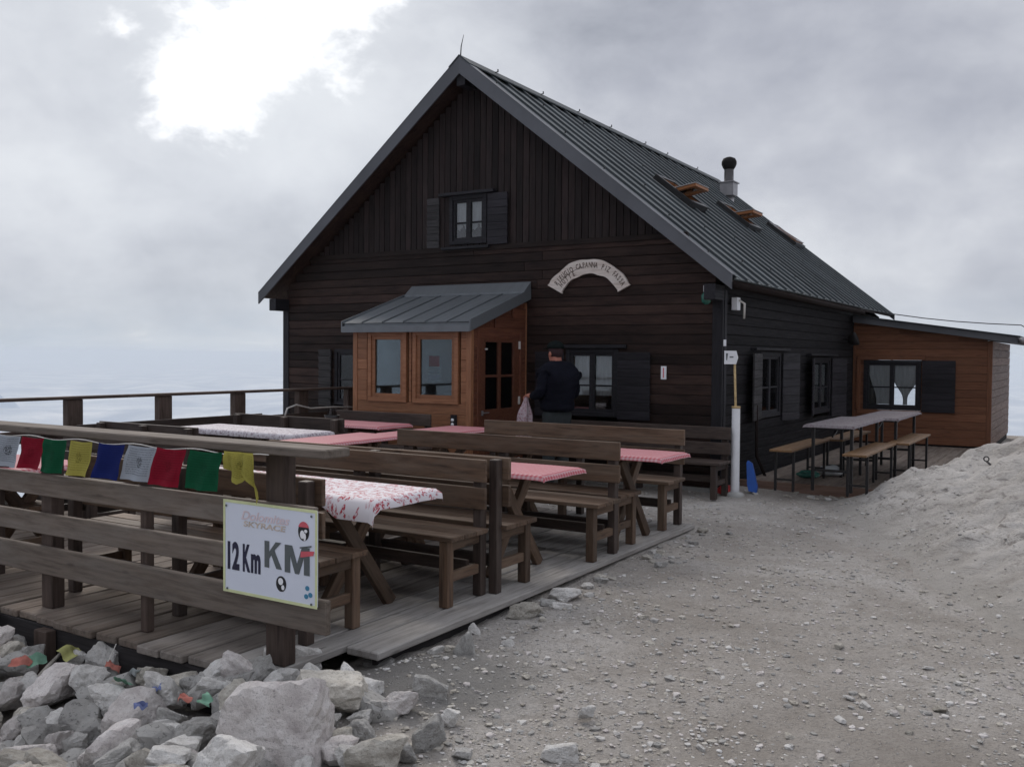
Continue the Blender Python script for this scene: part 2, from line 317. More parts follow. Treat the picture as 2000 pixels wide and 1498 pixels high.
def poly_me(name, verts, faces, smooth=False):
    me = bpy.data.meshes.new(name); me.from_pydata(verts, [], faces); me.update()
    if smooth: me.shade_smooth()
    return me
def prism(name, pts, axis, a0, a1):
    """extrude polygon pts (2D) along axis between a0 and a1"""
    bm = bmesh.new()
    def P(p, a):
        return {0: (a, p[0], p[1]), 1: (p[0], a, p[1]), 2: (p[0], p[1], a)}[axis]
    A = [bm.verts.new(P(p, a0)) for p in pts]; B = [bm.verts.new(P(p, a1)) for p in pts]; n = len(pts)
    bm.faces.new(A); bm.faces.new(B[::-1])
    for i in range(n): bm.faces.new((A[i], B[i], B[(i + 1) % n], A[(i + 1) % n]))
    return from_bm(bm, name)
def tube_me(name, pts, r, seg=10, close=False, cap=True):
    bm = bmesh.new(); rings = []; pts = [Vector(p) for p in pts]; rr = r if isinstance(r, (list, tuple)) else [r] * len(pts); prev = None
    for i, p in enumerate(pts):
        d = (pts[min(i + 1, len(pts) - 1)] - pts[max(i - 1, 0)]).normalized()
        if prev is None: a = d.orthogonal().normalized()
        else: a = (prev - d * prev.dot(d)).normalized()
        prev = a; b = d.cross(a)
        rings.append([bm.verts.new(p + (a * math.cos(2 * math.pi * k / seg) + b * math.sin(2 * math.pi * k / seg)) * rr[i]) for k in range(seg)])
    for A, B in zip(rings, rings[1:]):
        for k in range(seg): bm.faces.new((A[k], A[(k + 1) % seg], B[(k + 1) % seg], B[k]))
    if cap: bm.faces.new(rings[0][::-1]); bm.faces.new(rings[-1])
    return from_bm(bm, name, True)
def tube(name, mat, parent, pts, r, seg=10): return link(name, tube_me(name, pts, r, seg), mat, parent)
def lathe_me(name, prof, seg=20):
    bm = bmesh.new(); rings = []
    for (r, z) in prof: rings.append([bm.verts.new((r * math.cos(2 * math.pi * k / seg), r * math.sin(2 * math.pi * k / seg), z)) for k in range(seg)])
    for A, B in zip(rings, rings[1:]):
        for k in range(seg): bm.faces.new((A[k], A[(k + 1) % seg], B[(k + 1) % seg], B[k]))
    bm.faces.new(rings[0][::-1]); bm.faces.new(rings[-1]); return from_bm(bm, name, True)
def copy_thing(root, loc, rz=None, label=None, scale=None):
    def cp(o, par):
        c = o.copy(); C.objects.link(c); c.parent = par
        for ch in list(o.children): cp(ch, c)
        return c
    r = cp(root, None); r.location = loc
    if rz is not None: r.rotation_euler = (0, 0, rz)
    if label: r['label'] = label
    return r
def spans(a0, a1, cuts):
    out = [(a0, a1)]
    for c0, c1 in cuts:
        nw = []
        for s0, s1 in out:
            if c1 <= s0 or c0 >= s1: nw.append((s0, s1)); continue
            if c0 > s0: nw.append((s0, c0))
            if c1 < s1: nw.append((c1, s1))
        out = nw
    return [(s, e) for s, e in out if e - s > .02]
def text_me(s, size, bold=0.0, sx=1.0, shear=0.0, depth=.0008):
    cu = bpy.data.curves.new('lettering', 'FONT'); cu.body = s; cu.size = size; cu.offset = bold; cu.extrude = depth; cu.align_x = 'LEFT'; cu.shear = shear; cu.resolution_u = 4
    o = bpy.data.objects.new('lettering', cu); C.objects.link(o); bpy.context.view_layer.update()
    dg = bpy.context.evaluated_depsgraph_get(); me = bpy.data.meshes.new_from_object(o.evaluated_get(dg)); bpy.data.objects.remove(o)
    me.materials.clear(); me.transform(Matrix.Scale(sx, 4, (1, 0, 0))); return me
def width(me): return max(v.co.x for v in me.vertices) - min(v.co.x for v in me.vertices)
def ss(x): x = max(0.0, min(1.0, x)); return x * x * (3 - 2 * x)
def fbm(x, y, z=0, o=4, s=1.0):
    return mn.fractal(Vector((x * s, y * s, z)), 1.0, 2.0, o)

# ------------------------------------------------------------------ terrain
def mound(x, y):
    # outcrop to the right of the path
    ax, ay, bx, by = .88, .0, 2.98, -4.3
    d = ((x - ax) * (by - ay) - (y - ay) * (bx - ax)) / math.hypot(bx - ax, by - ay)   # signed side distance
    d = -d; d += .22 * mn.noise(Vector((x * 1.1, y * 1.1, 0)))
    h = .88 * ss(d / 2.5) ** .85
    h *= ss((.70 - y) / .9) if y > -.2 else 1
    h *= ss((y + 7.2) / 3.6)
    return h
def H(x, y):
    z = .028 * mn.noise(Vector((x * .8, y * .8, 3))) + .03 * mn.noise(Vector((x * .23, y * .23, 9)))
    dip = ss((.75 - x) / 1.1) * ss((-6.7 - y) / .8)
    z -= .22 * dip
    z -= .05 * ss((1.2 - x) / .8) * ss((-5.2 - y) / 1.2)
    z -= .12 * ss((.4 - x) / .3) * ss((-2.6 - y) / .3) * ss((y + 7.4) / .3)
    z += .07 * math.exp(-((x - .92) ** 2 / .09 + (y + 6.95) ** 2 / .12))
    ex = max(-6.3 - x, 0); ey = max(y - 11.6, 0); fx = max(x - 16, 0); fy = max(-28 - y, 0)
    e = math.hypot(max(ex, fx), max(ey, fy)); z -= min(.75 * e, 420) + (.25 * e if e < 6 else 1.5)
    if e > 1: z += min(e, 60) * .16 * mn.noise(Vector((x * .05, y * .05, 1)))
    return z
def grid_axis(lo, hi, fine0, fine1, step, grow=1.35):
    a = []; v = fine0
    while v <= fine1 + 1e-6: a.append(v); v += step
    s = step; v = a[-1]
    while v < hi: s *= grow; v += s; a.append(min(v, hi))
    s = step; v = a[0]; b = []
    while v > lo: s *= grow; v -= s; b.append(max(v, lo))
    return b[::-1] + a
def heightfield(name, xs, ys, f, mat, kind='structure'):
    nx, ny = len(xs), len(ys); vs = [(x, y, f(x, y)) for y in ys for x in xs]
    fs = [(j * nx + i, j * nx + i + 1, (j + 1) * nx + i + 1, (j + 1) * nx + i) for j in range(ny - 1) for i in range(nx - 1)]
    o = link(name, poly_me(name, vs, fs, True), mat); return tag(o, kind=kind)
def ground_mat():
    t = NT('gravel_ground', .95, .1); v = t.coords('Object', rand=False)
    a = t.noise(v, .7, 9, .66, .5); b = t.noise(v, 9, 9, .7, .2); d = t.noise(v, 60, 8, .75)
    vo = t.N('ShaderNodeTexVoronoi'); t.L(v, vo.inputs['Vector']); vo.inputs['Scale'].default_value = 42; vo.inputs['Randomness'].default_value = 1
    vs_ = t.N('ShaderNodeTexVoronoi'); t.L(v, vs_.inputs['Vector']); vs_.inputs['Scale'].default_value = 120
    col = t.ramp(a, [(.36, (.37, .335, .30)), (.5, (.475, .44, .405)), (.62, (.56, .53, .50))])
    col = t.mix(t.ramp(b, [(.36, .6), (.5, 0.0)]), col, (.35, .315, .28)); col = t.mix(t.ramp(d, [(.38, .6), (.5, 0.0)]), col, (.25, .225, .205))
    dm = t.N('ShaderNodeVectorMath'); dm.operation = 'DISTANCE'; t.L(v, dm.inputs[0]); dm.inputs[1].default_value = (.95, -7.0, -.05)
    soil = t.math('MULTIPLY', t.ramp(t.math('ADD', dm.outputs['Value'], t.math('MULTIPLY', b, .5)), [(.62, 1.0), (.95, 0.0)]), .75); col = t.mix(soil, col, (.23, .225, .215))   # bank of damp grey earth at the deck corner
    peb = t.math('MULTIPLY', t.ramp(vo.outputs['Distance'], [(.18, 1.0), (.34, 0.0)]), t.ramp(t.noise(v, 21, 3, .6), [(.5, 0.0), (.6, 1.0)]))
    col = t.mix(t.math('MULTIPLY', peb, .6), col, (.72, .70, .68))
    sp = t.math('MULTIPLY', t.ramp(vs_.outputs['Distance'], [(.2, 1.0), (.35, 0.0)]), t.ramp(t.noise(v, 55, 3, .6), [(.5, 0.0), (.6, 1.0)]))
    col = t.mix(t.math('MULTIPLY', sp, .5), col, (.60, .58, .56)); t.color(col)
    h = t.math('ADD', t.math('ADD', t.math('MULTIPLY', b, .9), t.math('MULTIPLY', d, .5)), t.math('ADD', t.math('MULTIPLY', peb, .5), t.math('MULTIPLY', sp, .2))); t.bump(h, 1.0, .045); return t.m
def outcrop_mat():
    t = NT('outcrop_rock', .95, .1); v = t.coords('Object', (1, 1, 2.5), rand=False); v1 = t.coords('Object', (1, 1, 1), rand=False)
    a = t.noise(v, 1.5, 7, .6, .6); b = t.noise(v, 6, 10, .7, .6); d = t.noise(v1, 38, 8, .75)
    col = t.ramp(a, [(.34, (.41, .385, .36)), (.5, (.50, .475, .45)), (.66, (.59, .565, .54))])
    col = t.mix(t.ramp(b, [(.38, .95), (.47, 0.0)]), col, (.27, .25, .235)); col = t.mix(t.ramp(d, [(.36, .55), (.48, 0.0)]), col, (.31, .295, .28))
    sz_ = t.N('ShaderNodeSeparateXYZ'); t.L(v1, sz_.inputs[0]); low = t.ramp(t.math('ADD', sz_.outputs[2], t.math('MULTIPLY', b, .16)), [(.10, 1.0), (.34, 0.0)])
    col = t.mix(t.math('MULTIPLY', low, .85), col, (.40, .375, .345))   # path dust at the foot
    t.color(col); t.bump(t.math('ADD', t.math('MULTIPLY', b, 1.0), t.math('MULTIPLY', d, .4)), 1.0, .05); return t.m
GM = ground_mat()
def detail(x, y):
    r = math.hypot(x - 3.7, y + 10.7)
    if r > 22: return 0
    return .020 * fbm(x, y, 0, 4, 3.0) * .6 + .010 * mn.noise(Vector((x * 11, y * 11, 1)))
g = heightfield('ground', grid_axis(-650, 900, -2.6, 5.6, .05), grid_axis(-700, 900, -11.6, 2.2, .05), lambda x, y: H(x, y) + detail(x, y), GM)
def mound_z(x, y):
    m = mound(x, y)
    if m <= .001: return H(x, y) - .25
    w = ss(m / .12)
    rg = 1 - abs(mn.noise(Vector((x * 1.9 + .6 * mn.noise(Vector((x, y, 4))), y * 1.9, 2)))) * 2
    n = .11 * rg + .10 * fbm(x, y, 5, 5, 2.2) + .05 * (.5 - abs(mn.noise(Vector((x * 5, y * 7, 3))))) + .03 * fbm(x, y, 2, 4, 11)
    dv, pv_ = mn.voronoi(Vector((x * 1.5 + .5 * mn.noise(Vector((x * 2, y * 2, 0))), y * 2.6 + x * .8, 0))); cr = ss((dv[1] - dv[0]) / .16); n += .10 * mn.noise(pv_[0] * 3.3) - .055 * (1 - cr)
    dv, pv_ = mn.voronoi(Vector((x * 5, y * 8 + x * 2, 4))); n += .025 * mn.noise(pv_[0] * 2.1) - .022 * (1 - ss((dv[1] - dv[0]) / .2))
    step = .05 * math.floor((m + .12 * fbm(x, y, 8, 3, 1.2)) / .12) * .35
    return H(x, y) - .035 + m * .96 + w * (n * .55 - .0 + step * .5) * (.35 + .65 * ss(m / .4)) + .02 * w
xs = [1.0 + i * .035 for i in range(int(8.5 / .035))]; ys = [-7.4 + i * .035 for i in range(int(8.6 / .035))]
heightfield('rock_outcrop', xs, ys, mound_z, outcrop_mat())
# sea of cloud far below the summit
def cloud_sea():
    t = NT('cloud_sea', 1, 0); v = t.coords('Object', (.0012, .0012, .002), rand=False); t.color(t.ramp(t.noise(v, 2.2, 8, .6, .5), [(.36, (.40, .45, .52)), (.5, (.50, .54, .59)), (.64, (.66, .68, .70))]))
    vs = []; fs = []; rs = [150 * 1.12 ** i for i in range(46)]; n = 144
    for r in rs:
        for k in range(n):
            a = 2 * math.pi * k / n; x, y = r * math.cos(a), r * math.sin(a)
            vs.append((x, y, -265 + 70 * mn.fractal(Vector((x * .0016, y * .0016, 0)), 1, 2, 4)))
    for i in range(len(rs) - 1):
        for k in range(n): fs.append((i * n + k, (i + 1) * n + k, (i + 1) * n + (k + 1) % n, i * n + (k + 1) % n))
    tag(link('cloud_sea', poly_me('cloud_sea', vs, fs, True), t.m), kind='structure')
cloud_sea()
def far_hills():
    t = NT('far_hill_rock', 1, 0); t.color(t.ramp(t.noise(t.coords('Object', (.002, .002, .004), rand=False), 2, 6, .65), [(.4, (.34, .42, .52)), (.6, (.55, .62, .70))]))
    def ridge(cx, cy, L, hgt, ang, seed):
        vs = []; fs = []; n, m = 46, 15; ca, sa = math.cos(ang), math.sin(ang)
        for j in range(m):
            for i in range(n):
                u = i / (n - 1) * 2 - 1; w = j / (m - 1) * 2 - 1
                px, py = u * L, w * L * .45; pr = max(0, 1 - abs(u) ** 1.6) * max(0, 1 - abs(w)) ** .9
                z = -300 + hgt * pr * (1 + .45 * mn.fractal(Vector((px / L * 3 + seed, py / L * 3, seed)), 1, 2, 5))
                vs.append((cx + px * ca - py * sa, cy + px * sa + py * ca, z))
        for j in range(m - 1):
            for i in range(n - 1): a = j * n + i; fs.append((a, a + 1, a + n + 1, a + n))
        tag(link('hills', poly_me('hills', vs, fs, True), t.m), kind='structure')
    ridge(-3900, 2150, 260, 120, R(55), 3); ridge(560, 6900, 700, 330, R(10), 8)
far_hills()
def air():
    m = bpy.data.materials.new('haze'); m.use_nodes = True; nt = m.node_tree; nt.nodes.clear(); pv = nt.nodes.new('ShaderNodeVolumePrincipled'); pv.inputs['Color'].default_value = (.76, .81, .86, 1); pv.inputs['Density'].default_value = .00013
    out = nt.nodes.new('ShaderNodeOutputMaterial'); nt.links.new(pv.outputs[0], out.inputs['Volume'])
    me = boxes_me('haze', [(-30000, -30000, -900, 30000, 30000, 40)]); o = link('haze', me, m); tag(o, kind='stuff')
air()

# ------------------------------------------------------------------ timber deck
XD = .63
deck = thing('deck', 'weathered grey timber deck carrying the benches in front of the cabin', 'deck', (0, 0, 0)); 
deck['kind'] = 'structure'; del deck['category']
bw = .192; n = 0; x1 = XD
while x1 > -5.8:
    w = .235 if n == 0 else bw + rnd.uniform(-.006, .006); x0 = x1 - w
    yf = -6.97 - (.0 if n == 0 else .02) if x1 > .42 else -7.545 + rnd.uniform(-.025, .03)
    yb = -2.40 if x1 > -2.5 else (-1.42 if x1 > -4.6 else -.05)
    yb += rnd.uniform(-.03, .03)
    cut = yf + rnd.choice((2.1, 2.9, 3.4)) if x1 < .3 else None
    segs = [(yf, yb)] if cut is None else [(yf, cut - .003), (cut + .003, yb)]
    mt = 'deck' if x1 > .1 else ('deck_mid' if x1 > -.5 else 'deck_brown')
    for s0, s1 in segs:
        dz = rnd.uniform(-.003, .003)
        board('plank', ('deck' if x1 > -.6 else 'deck_mid') if s0 > -6.9 and x1 > -2.2 else mt, deck, (x0 / 2 + x1 / 2, s0, .03 + dz), (x0 / 2 + x1 / 2, s1, .03 + dz + rnd.uniform(-.002, .002)), w - .017, .042, (0, 0, 1), .006)
    x1 = x0; n += 1
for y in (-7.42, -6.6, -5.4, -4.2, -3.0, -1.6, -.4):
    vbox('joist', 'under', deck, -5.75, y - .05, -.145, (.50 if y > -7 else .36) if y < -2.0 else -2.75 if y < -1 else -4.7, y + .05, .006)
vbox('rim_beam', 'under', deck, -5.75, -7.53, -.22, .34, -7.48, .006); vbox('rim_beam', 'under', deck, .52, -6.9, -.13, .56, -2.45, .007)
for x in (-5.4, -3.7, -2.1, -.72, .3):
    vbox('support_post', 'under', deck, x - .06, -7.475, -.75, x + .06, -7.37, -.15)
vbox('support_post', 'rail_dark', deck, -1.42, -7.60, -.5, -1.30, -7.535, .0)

# ------------------------------------------------------------------ railings
fr = thing('front_railing', 'weathered plank railing along the near edge of the deck, hung with flags', 'railing', (0, -7.4, .05))
for x, w in ((-3.1, .1), (-1.61, .11), (-.70, .055), (.315, .13)):
    vbox('post', 'rail_dark', fr, x - w / 2, .0, .0, x + w / 2, .085 if w > .06 else .055, 1.06, .006)
for z0, z1, x0 in ((.69, .82, -5.7), (.46, .585, -5.7), (.22, .385, -5.7)):
    cut = -2.9
    vbox('rail_board', 'rail', fr, x0, -.045, z0, cut - .004, -.008, z1, .006); vbox('rail_board', 'rail', fr, cut + .004, -.045, z0, .70 if z0 < .3 else .62, -.008, z1, .006)
vbox('handrail', 'rail', fr, -5.75, -.09, 1.062, -2.903, .09, 1.105, .008); vbox('handrail', 'rail', fr, -2.897, -.09, 1.062, .73, .09, 1.105, .008)
br = thing('side_railing', 'dark timber railing at the far left edge of the deck', 'railing', (-5.7, 0, .05))
for y in (-6.85, -5.7, -4.55, -3.38, -2.23, -1.08, -.07):
    vbox('post', 'rail_dark', br, -.05, y - .09, 0, .05, y + .09, 1.035, .006)
vbox('handrail', 'rail_dark', br, -.06, -7.4, 1.037, .07, -3.9, 1.07, .006); vbox('handrail', 'rail_dark', br, -.06, -3.895, 1.037, .07, .0, 1.07, .006)
for z0, z1 in ((.60, .73), (.30, .43)):
    vbox('rail_board', 'rail_dark', br, .052, -7.35, z0, .085, -3.7, z1, .006); vbox('rail_board', 'rail_dark', br, .052, -3.69, z0, .085, -.02, z1, .006)

# ------------------------------------------------------------------ mountain cabin
W = 7.11; ZB = 3.04; YR0, YR1 = -.332, 9.85; ZR = 5.575; SL = .803; XR = -W / 2
def ztop(x): return ZR - SL * abs(x - XR)
house = thing('cabin', 'dark timber mountain cabin with steep ribbed metal roof', 'cabin')
gable = link('gable_wall', None, None, house); side = link('side_wall', None, None, house)
for o_ in (gable, side): o_['label'] = 'dark stained plank wall'
del gable['label']; del side['label']
win_r = (-2.06, .84, -1.32, 1.70)          # ground floor window in the gable
win_a = (-3.92, 3.13, -3.30, 3.80)
win_l = (-6.06, .84, -5.20, 1.68)
roofline = lambda x: ztop(x) - .16
back = []
pitch = .1217; k = 0; z = .05
while z < ZB - .02:
    z1 = min(z + pitch, ZB)
    cuts = [(w[0], w[2]) for w in (win_r, win_l) if w[1] < z + pitch * .6 and w[3] > z + pitch * .4]
    lo = -W + .06; hi = -.07
    if z > 2.25:
        e = (ZR - .17 - (z + .02)) / SL; lo = max(lo, XR - e); hi = min(hi, XR + e)
    for s0, s1 in spans(lo, hi, cuts):
        j = s0 + rnd.uniform(.3, .7) * (s1 - s0) if s1 - s0 > 3 else None
        for a, b in ([(s0, s1)] if j is None else [(s0, j - .0015), (j + .0015, s1)]):
            board('plank', 'siding', gable, (a, -.002, (z + z1) / 2), (b, -.002, (z + z1) / 2), z1 - z - .007, .028, (0, -1, -.10 + rnd.uniform(-.02, .02)), .004)
        back.append((s0, .018, z, s1, .12, z1))
    z = z1; k += 1
x = -W + .35; vp = .098
while x < -.35:
    zt = min(roofline(x), roofline(x + vp)); cuts = [(win_a[1], win_a[3])] if x + vp * .6 > win_a[0] and x + vp * .4 < win_a[2] else []
    for s0, s1 in spans(ZB + .05, zt, cuts):
        board('plank', 'siding_v', gable, (x + vp / 2, -.004 + rnd.uniform(-.003, .003), s0), (x + vp / 2, -.004, s1), vp - .008, .024, (0, -1, 0), .004)
        back.append((x, .018, s0, x + vp, .12, s1))
    x += vp
vbox('belt_board', 'siding', gable, -W + .45, -.045, ZB - .01, -.42, .01, ZB + .06)
link('wall_backing', boxes_me('wall_backing', back), 'inside', gable)
vbox('corner_board', 'trim', gable, -.10, -.03, -.02, .028, .012, 2.42); vbox('corner_board', 'trim', gable, -W - .02, -.03, -.02, -W + .10, .012, 2.42)
# right hand wall
wins_s = [(1.52, .80, 2.45, 1.68), (4.25, .72, 5.35, 1.62)]
back = []; z = .05
while z < 2.44:
    z1 = min(z + pitch, 2.46); cuts = [(w[0], w[2]) for w in wins_s if w[1] < z + pitch * .6 and w[3] > z + pitch * .4]
    for s0, s1 in spans(.02, 6.98, cuts):
        board('plank', 'side', side, (.002, s0, (z + z1) / 2), (.002, s1, (z + z1) / 2), z1 - z - .007, .028, (1, 0, -.10 + rnd.uniform(-.02, .02)), .004)
        back.append((-.12, s0, z, -.018, s1, z1))
    z = z1
back.append((-.12, 6.98, .0, -.018, 9.5, 2.46))
link('wall_backing', boxes_me('wall_backing', back), 'inside', side)
link('plinth', boxes_me('plinth', [(-W, -.012, -.5, -.0, .12, .047), (-.12, .125, -.5, .012, 9.5, .047), (-W, .125, -.5, -W + .12, 9.5, .047)]), 'concrete', house)
link('left_wall', boxes_me('left_wall', [(-W, .13, .05, -W + .1, 9.4, 2.4)]), 'side', house)
link('back_wall', prism('back_wall', [(-W, 0), (0, 0), (0, 2.45), (XR, 5.4), (-W, 2.45)], 1, 9.4, 9.5), 'siding', house)
link('ceiling', boxes_me('ceiling', [(-W + .1, .13, 2.2, -.13, 9.38, 2.28)]), 'inside', house)
# roof
rf = link('roof', prism('roof', [(XR, ZR - .06), (.17, ztop(.17) - .06), (.17, ztop(.17) - .12), (XR, ZR - .12 - .02), (-W - .17, ztop(.17) - .12), (-W - .17, ztop(.17) - .06)], 1, YR0 + .03, YR1 - .03), 'siding', house)
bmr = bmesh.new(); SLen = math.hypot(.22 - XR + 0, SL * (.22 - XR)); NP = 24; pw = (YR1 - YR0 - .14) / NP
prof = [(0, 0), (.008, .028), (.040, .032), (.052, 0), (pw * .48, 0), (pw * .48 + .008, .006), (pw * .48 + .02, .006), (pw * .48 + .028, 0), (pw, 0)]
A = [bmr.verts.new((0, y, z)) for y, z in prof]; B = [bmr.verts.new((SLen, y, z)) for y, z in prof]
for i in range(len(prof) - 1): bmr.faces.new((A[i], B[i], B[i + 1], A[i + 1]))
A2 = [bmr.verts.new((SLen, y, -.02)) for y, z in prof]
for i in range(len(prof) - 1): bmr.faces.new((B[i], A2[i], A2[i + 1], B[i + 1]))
panel = from_bm(bmr, 'roof_panel'); panel.materials.append(M['roof']); panel.materials.append(M['roof_lit'])
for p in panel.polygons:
    if p.index not in (0, 2, 4): p.material_index = 1  # rib sides coloured dark for shade, pans and tops pale for reflected sky
th = math.atan(SL)
def slope_m(y, side_=1, off=-.045):
    if side_ > 0: xv = Vector((math.cos(th), 0, -math.sin(th))); yv = Vector((0, 1, 0))
    else: xv = Vector((-math.cos(th), 0, -math.sin(th))); yv = Vector((0, 1, 0))
    zv = Vector((math.sin(th) * side_, 0, math.cos(th)))
    m = Matrix(((xv.x, yv.x, zv.x, XR), (xv.y, yv.y, zv.y, y), (xv.z, yv.z, zv.z, ZR + off), (0, 0, 0, 1))); return m
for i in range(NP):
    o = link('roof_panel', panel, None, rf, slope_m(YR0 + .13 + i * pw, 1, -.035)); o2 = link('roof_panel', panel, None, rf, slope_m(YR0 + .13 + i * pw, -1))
# verge metal on both rakes (front), with a flat band on top
for s in (1, -1):
    xa = XR; xb = .235 if s > 0 else -W - .235
    for y0, y1 in ((YR0 - .012, YR0 + .012), ):
        pts = [(xa, ZR + .01), (xb, ztop(.235) + .01), (xb, ztop(.235) - .155), (xa, ZR - .21)]
        link('verge_board', prism('verge_board', pts if s > 0 else pts[::-1], 1, y0, y1), 'fascia', rf)
        pts = [(xa, ZR - .02), (xb, ztop(.235) - .02), (xb, ztop(.235) - .14), (xa, ZR - .14)]
        link('verge_board', prism('verge_board', pts if s > 0 else pts[::-1], 1, YR1 - .02, YR1), 'fascia', rf)
    pts = [(xa, ZR + .022), (xb, ztop(.235) + .022), (xb, ztop(.235) + .012), (xa, ZR + .012)]
    link('verge_flashing', prism('verge_flashing', pts if s > 0 else pts[::-1], 1, YR0 - .016, YR0 + .145), 'fascia', rf)
link('ridge_cap', prism('ridge_cap', [(XR - .17, ZR - .10), (XR, ZR + .04), (XR + .17, ZR - .10), (XR + .165, ZR - .115), (XR, ZR + .02), (XR - .165, ZR - .115)], 1, YR0 - .02, YR1), 'roof', rf)
# purlins and soffit beams under the verge
for x_, z_ in ((-W + .03, 2.27), (XR, 0), (-.04, 2.27)):
    zz = z_ or ztop(x_) - .36
    vbox('purlin', 'trim', rf, x_ - .07, YR0 + .03, zz, x_ + .07, .02, zz + .18)
tube('gutter', 'gutter', rf, [(.25, YR0 + .02, 2.425), (.25, 3, 2.42), (.25, 6.7, 2.41)], .042, 10)
tube('lightning_rod', 'black_metal', rf, [(XR, YR0 + .02, ZR), (XR + .01, YR0 + .02, ZR + .15), (XR + .05, YR0 + .02, ZR + .30)], [.009, .007, .003], 6)
# snow hooks
hk = bmesh.new(); cbox(hk, .10, .02, .008, .002); cbox(hk, .012, .02, .035, .002, Matrix.Translation((.045, 0, .018))); hkm = from_bm(hk, 'snow_hook'); hkm.materials.append(M['black_metal'])
for r_, d_ in enumerate((.55, 1.6, 2.6, 3.5, 4.35)):
    for i in range(0, NP, 3):
        m = slope_m(YR0 + .15 + ((i + (r_ % 2)) % NP) * pw + .03, 1, 0) @ Matrix.Translation((d_, 0, 0.0)); link('snow_hook', hkm, None, rf, m)
for i in range(8):
    m = slope_m(YR0 + .05, -1, .035) @ Matrix.Translation((.3 + i * .62, 0, 0)); link('snow_hook', hkm, None, rf, m)
for i in range(7):
    m = Matrix.Translation((XR + .03, YR0 + .7 + i * 1.3 + rnd.uniform(-.25, .25), ZR + .015)); link('snow_hook', hkm, None, rf, m)
# chimney
ch = Vector((-2.66, 7.93, 4.72))
fl = link('chimney', boxes_me('chimney', [(-.14, -.14, .16, .14, .14, .42), (-.17, -.17, .42, .17, .17, .44)]), 'zinc', rf, Matrix.Translation(ch))
link('flue_base', lathe_me('flue_base', [(.11, -.2), (.11, .16)]), 'zinc', fl)
link('flue_pipe', lathe_me('flue_pipe', [(.095, .445), (.095, .72), (.11, .72), (.11, .74)]), 'zinc', fl)
link('flue_cap', lathe_me('flue_cap', [(.07, .66), (.125, .74), (.15, .80), (.15, .86), (.12, .92), (.05, .95)]), 'soot', fl)
# roof windows
def roof_window(y, d0, opened, w_=.70, l_=.74):
    m0 = slope_m(y, 1, -.02) @ Matrix.Translation((d0, 0, 0))
    bx = [(0, 0, 0, l_, .06, .09), (0, w_ - .06, 0, l_, w_, .09), (0, .062, 0, .06, w_ - .062, .09), (l_ - .08, .062, 0, l_, w_ - .062, .09)]
    win = link('roof_window', boxes_me('roof_window', bx), 'black_metal', rf, m0)
    link('reveal', boxes_me('reveal', [(.06, .065, -.1, .075, w_ - .065, .07), (l_ - .1, .065, -.1, l_ - .082, w_ - .065, .07), (.08, .062, -.1, l_ - .1, .075, .07), (.08, w_ - .08, -.1, l_ - .1, w_ - .065, .07)]), 'frame_orange', win)
    link('shaft', boxes_me('shaft', [(.07, .07, -.02, l_ - .09, w_ - .07, .0)]), 'soot', win)
    ms = Matrix.Translation((l_ * .5, 0, .09)) @ Matrix.Rotation(R(-opened), 4, 'Y')
    a, b = -.32, .31
    sash = link('sash', boxes_me('sash', [(a, .08, -.045, b, .15, 0), (a, w_ - .15, -.045, b, w_ - .08, 0), (a, .152, -.045, a + .07, w_ - .152, 0), (b - .08, .152, -.045, b, w_ - .152, 0)]), 'frame_orange', win, ms)
    # metal cladding and pane stay sub-parts of the roof
    link('sash_cover', boxes_me('sash_cover', [(a - .012, .07, .002, b + .01, .13, .014), (a - .01, w_ - .13, .002, b + .01, w_ - .07, .014), (a - .01, .132, .002, a + .05, w_ - .132, .014), (b - .05, .132, .002, b + .01, w_ - .132, .014)]), 'zinc', win, ms)
    link('pane', boxes_me('pane', [(a + .07, .15, -.02, b - .08, w_ - .15, -.012)]), 'glass', win, ms)
    return win

def sub_fix(win, parent):
    """sub-parts hang directly under the roof part's window: keep at most three levels by lifting the window to the cabin"""
    win.parent = parent
D0 = (-1.98 - XR) / math.cos(th)
for y, op in ((2.5, 48), (5.25, 44), (8.2, 4)): sub_fix(roof_window(y, D0, op), house)
sub_fix(fl, house)
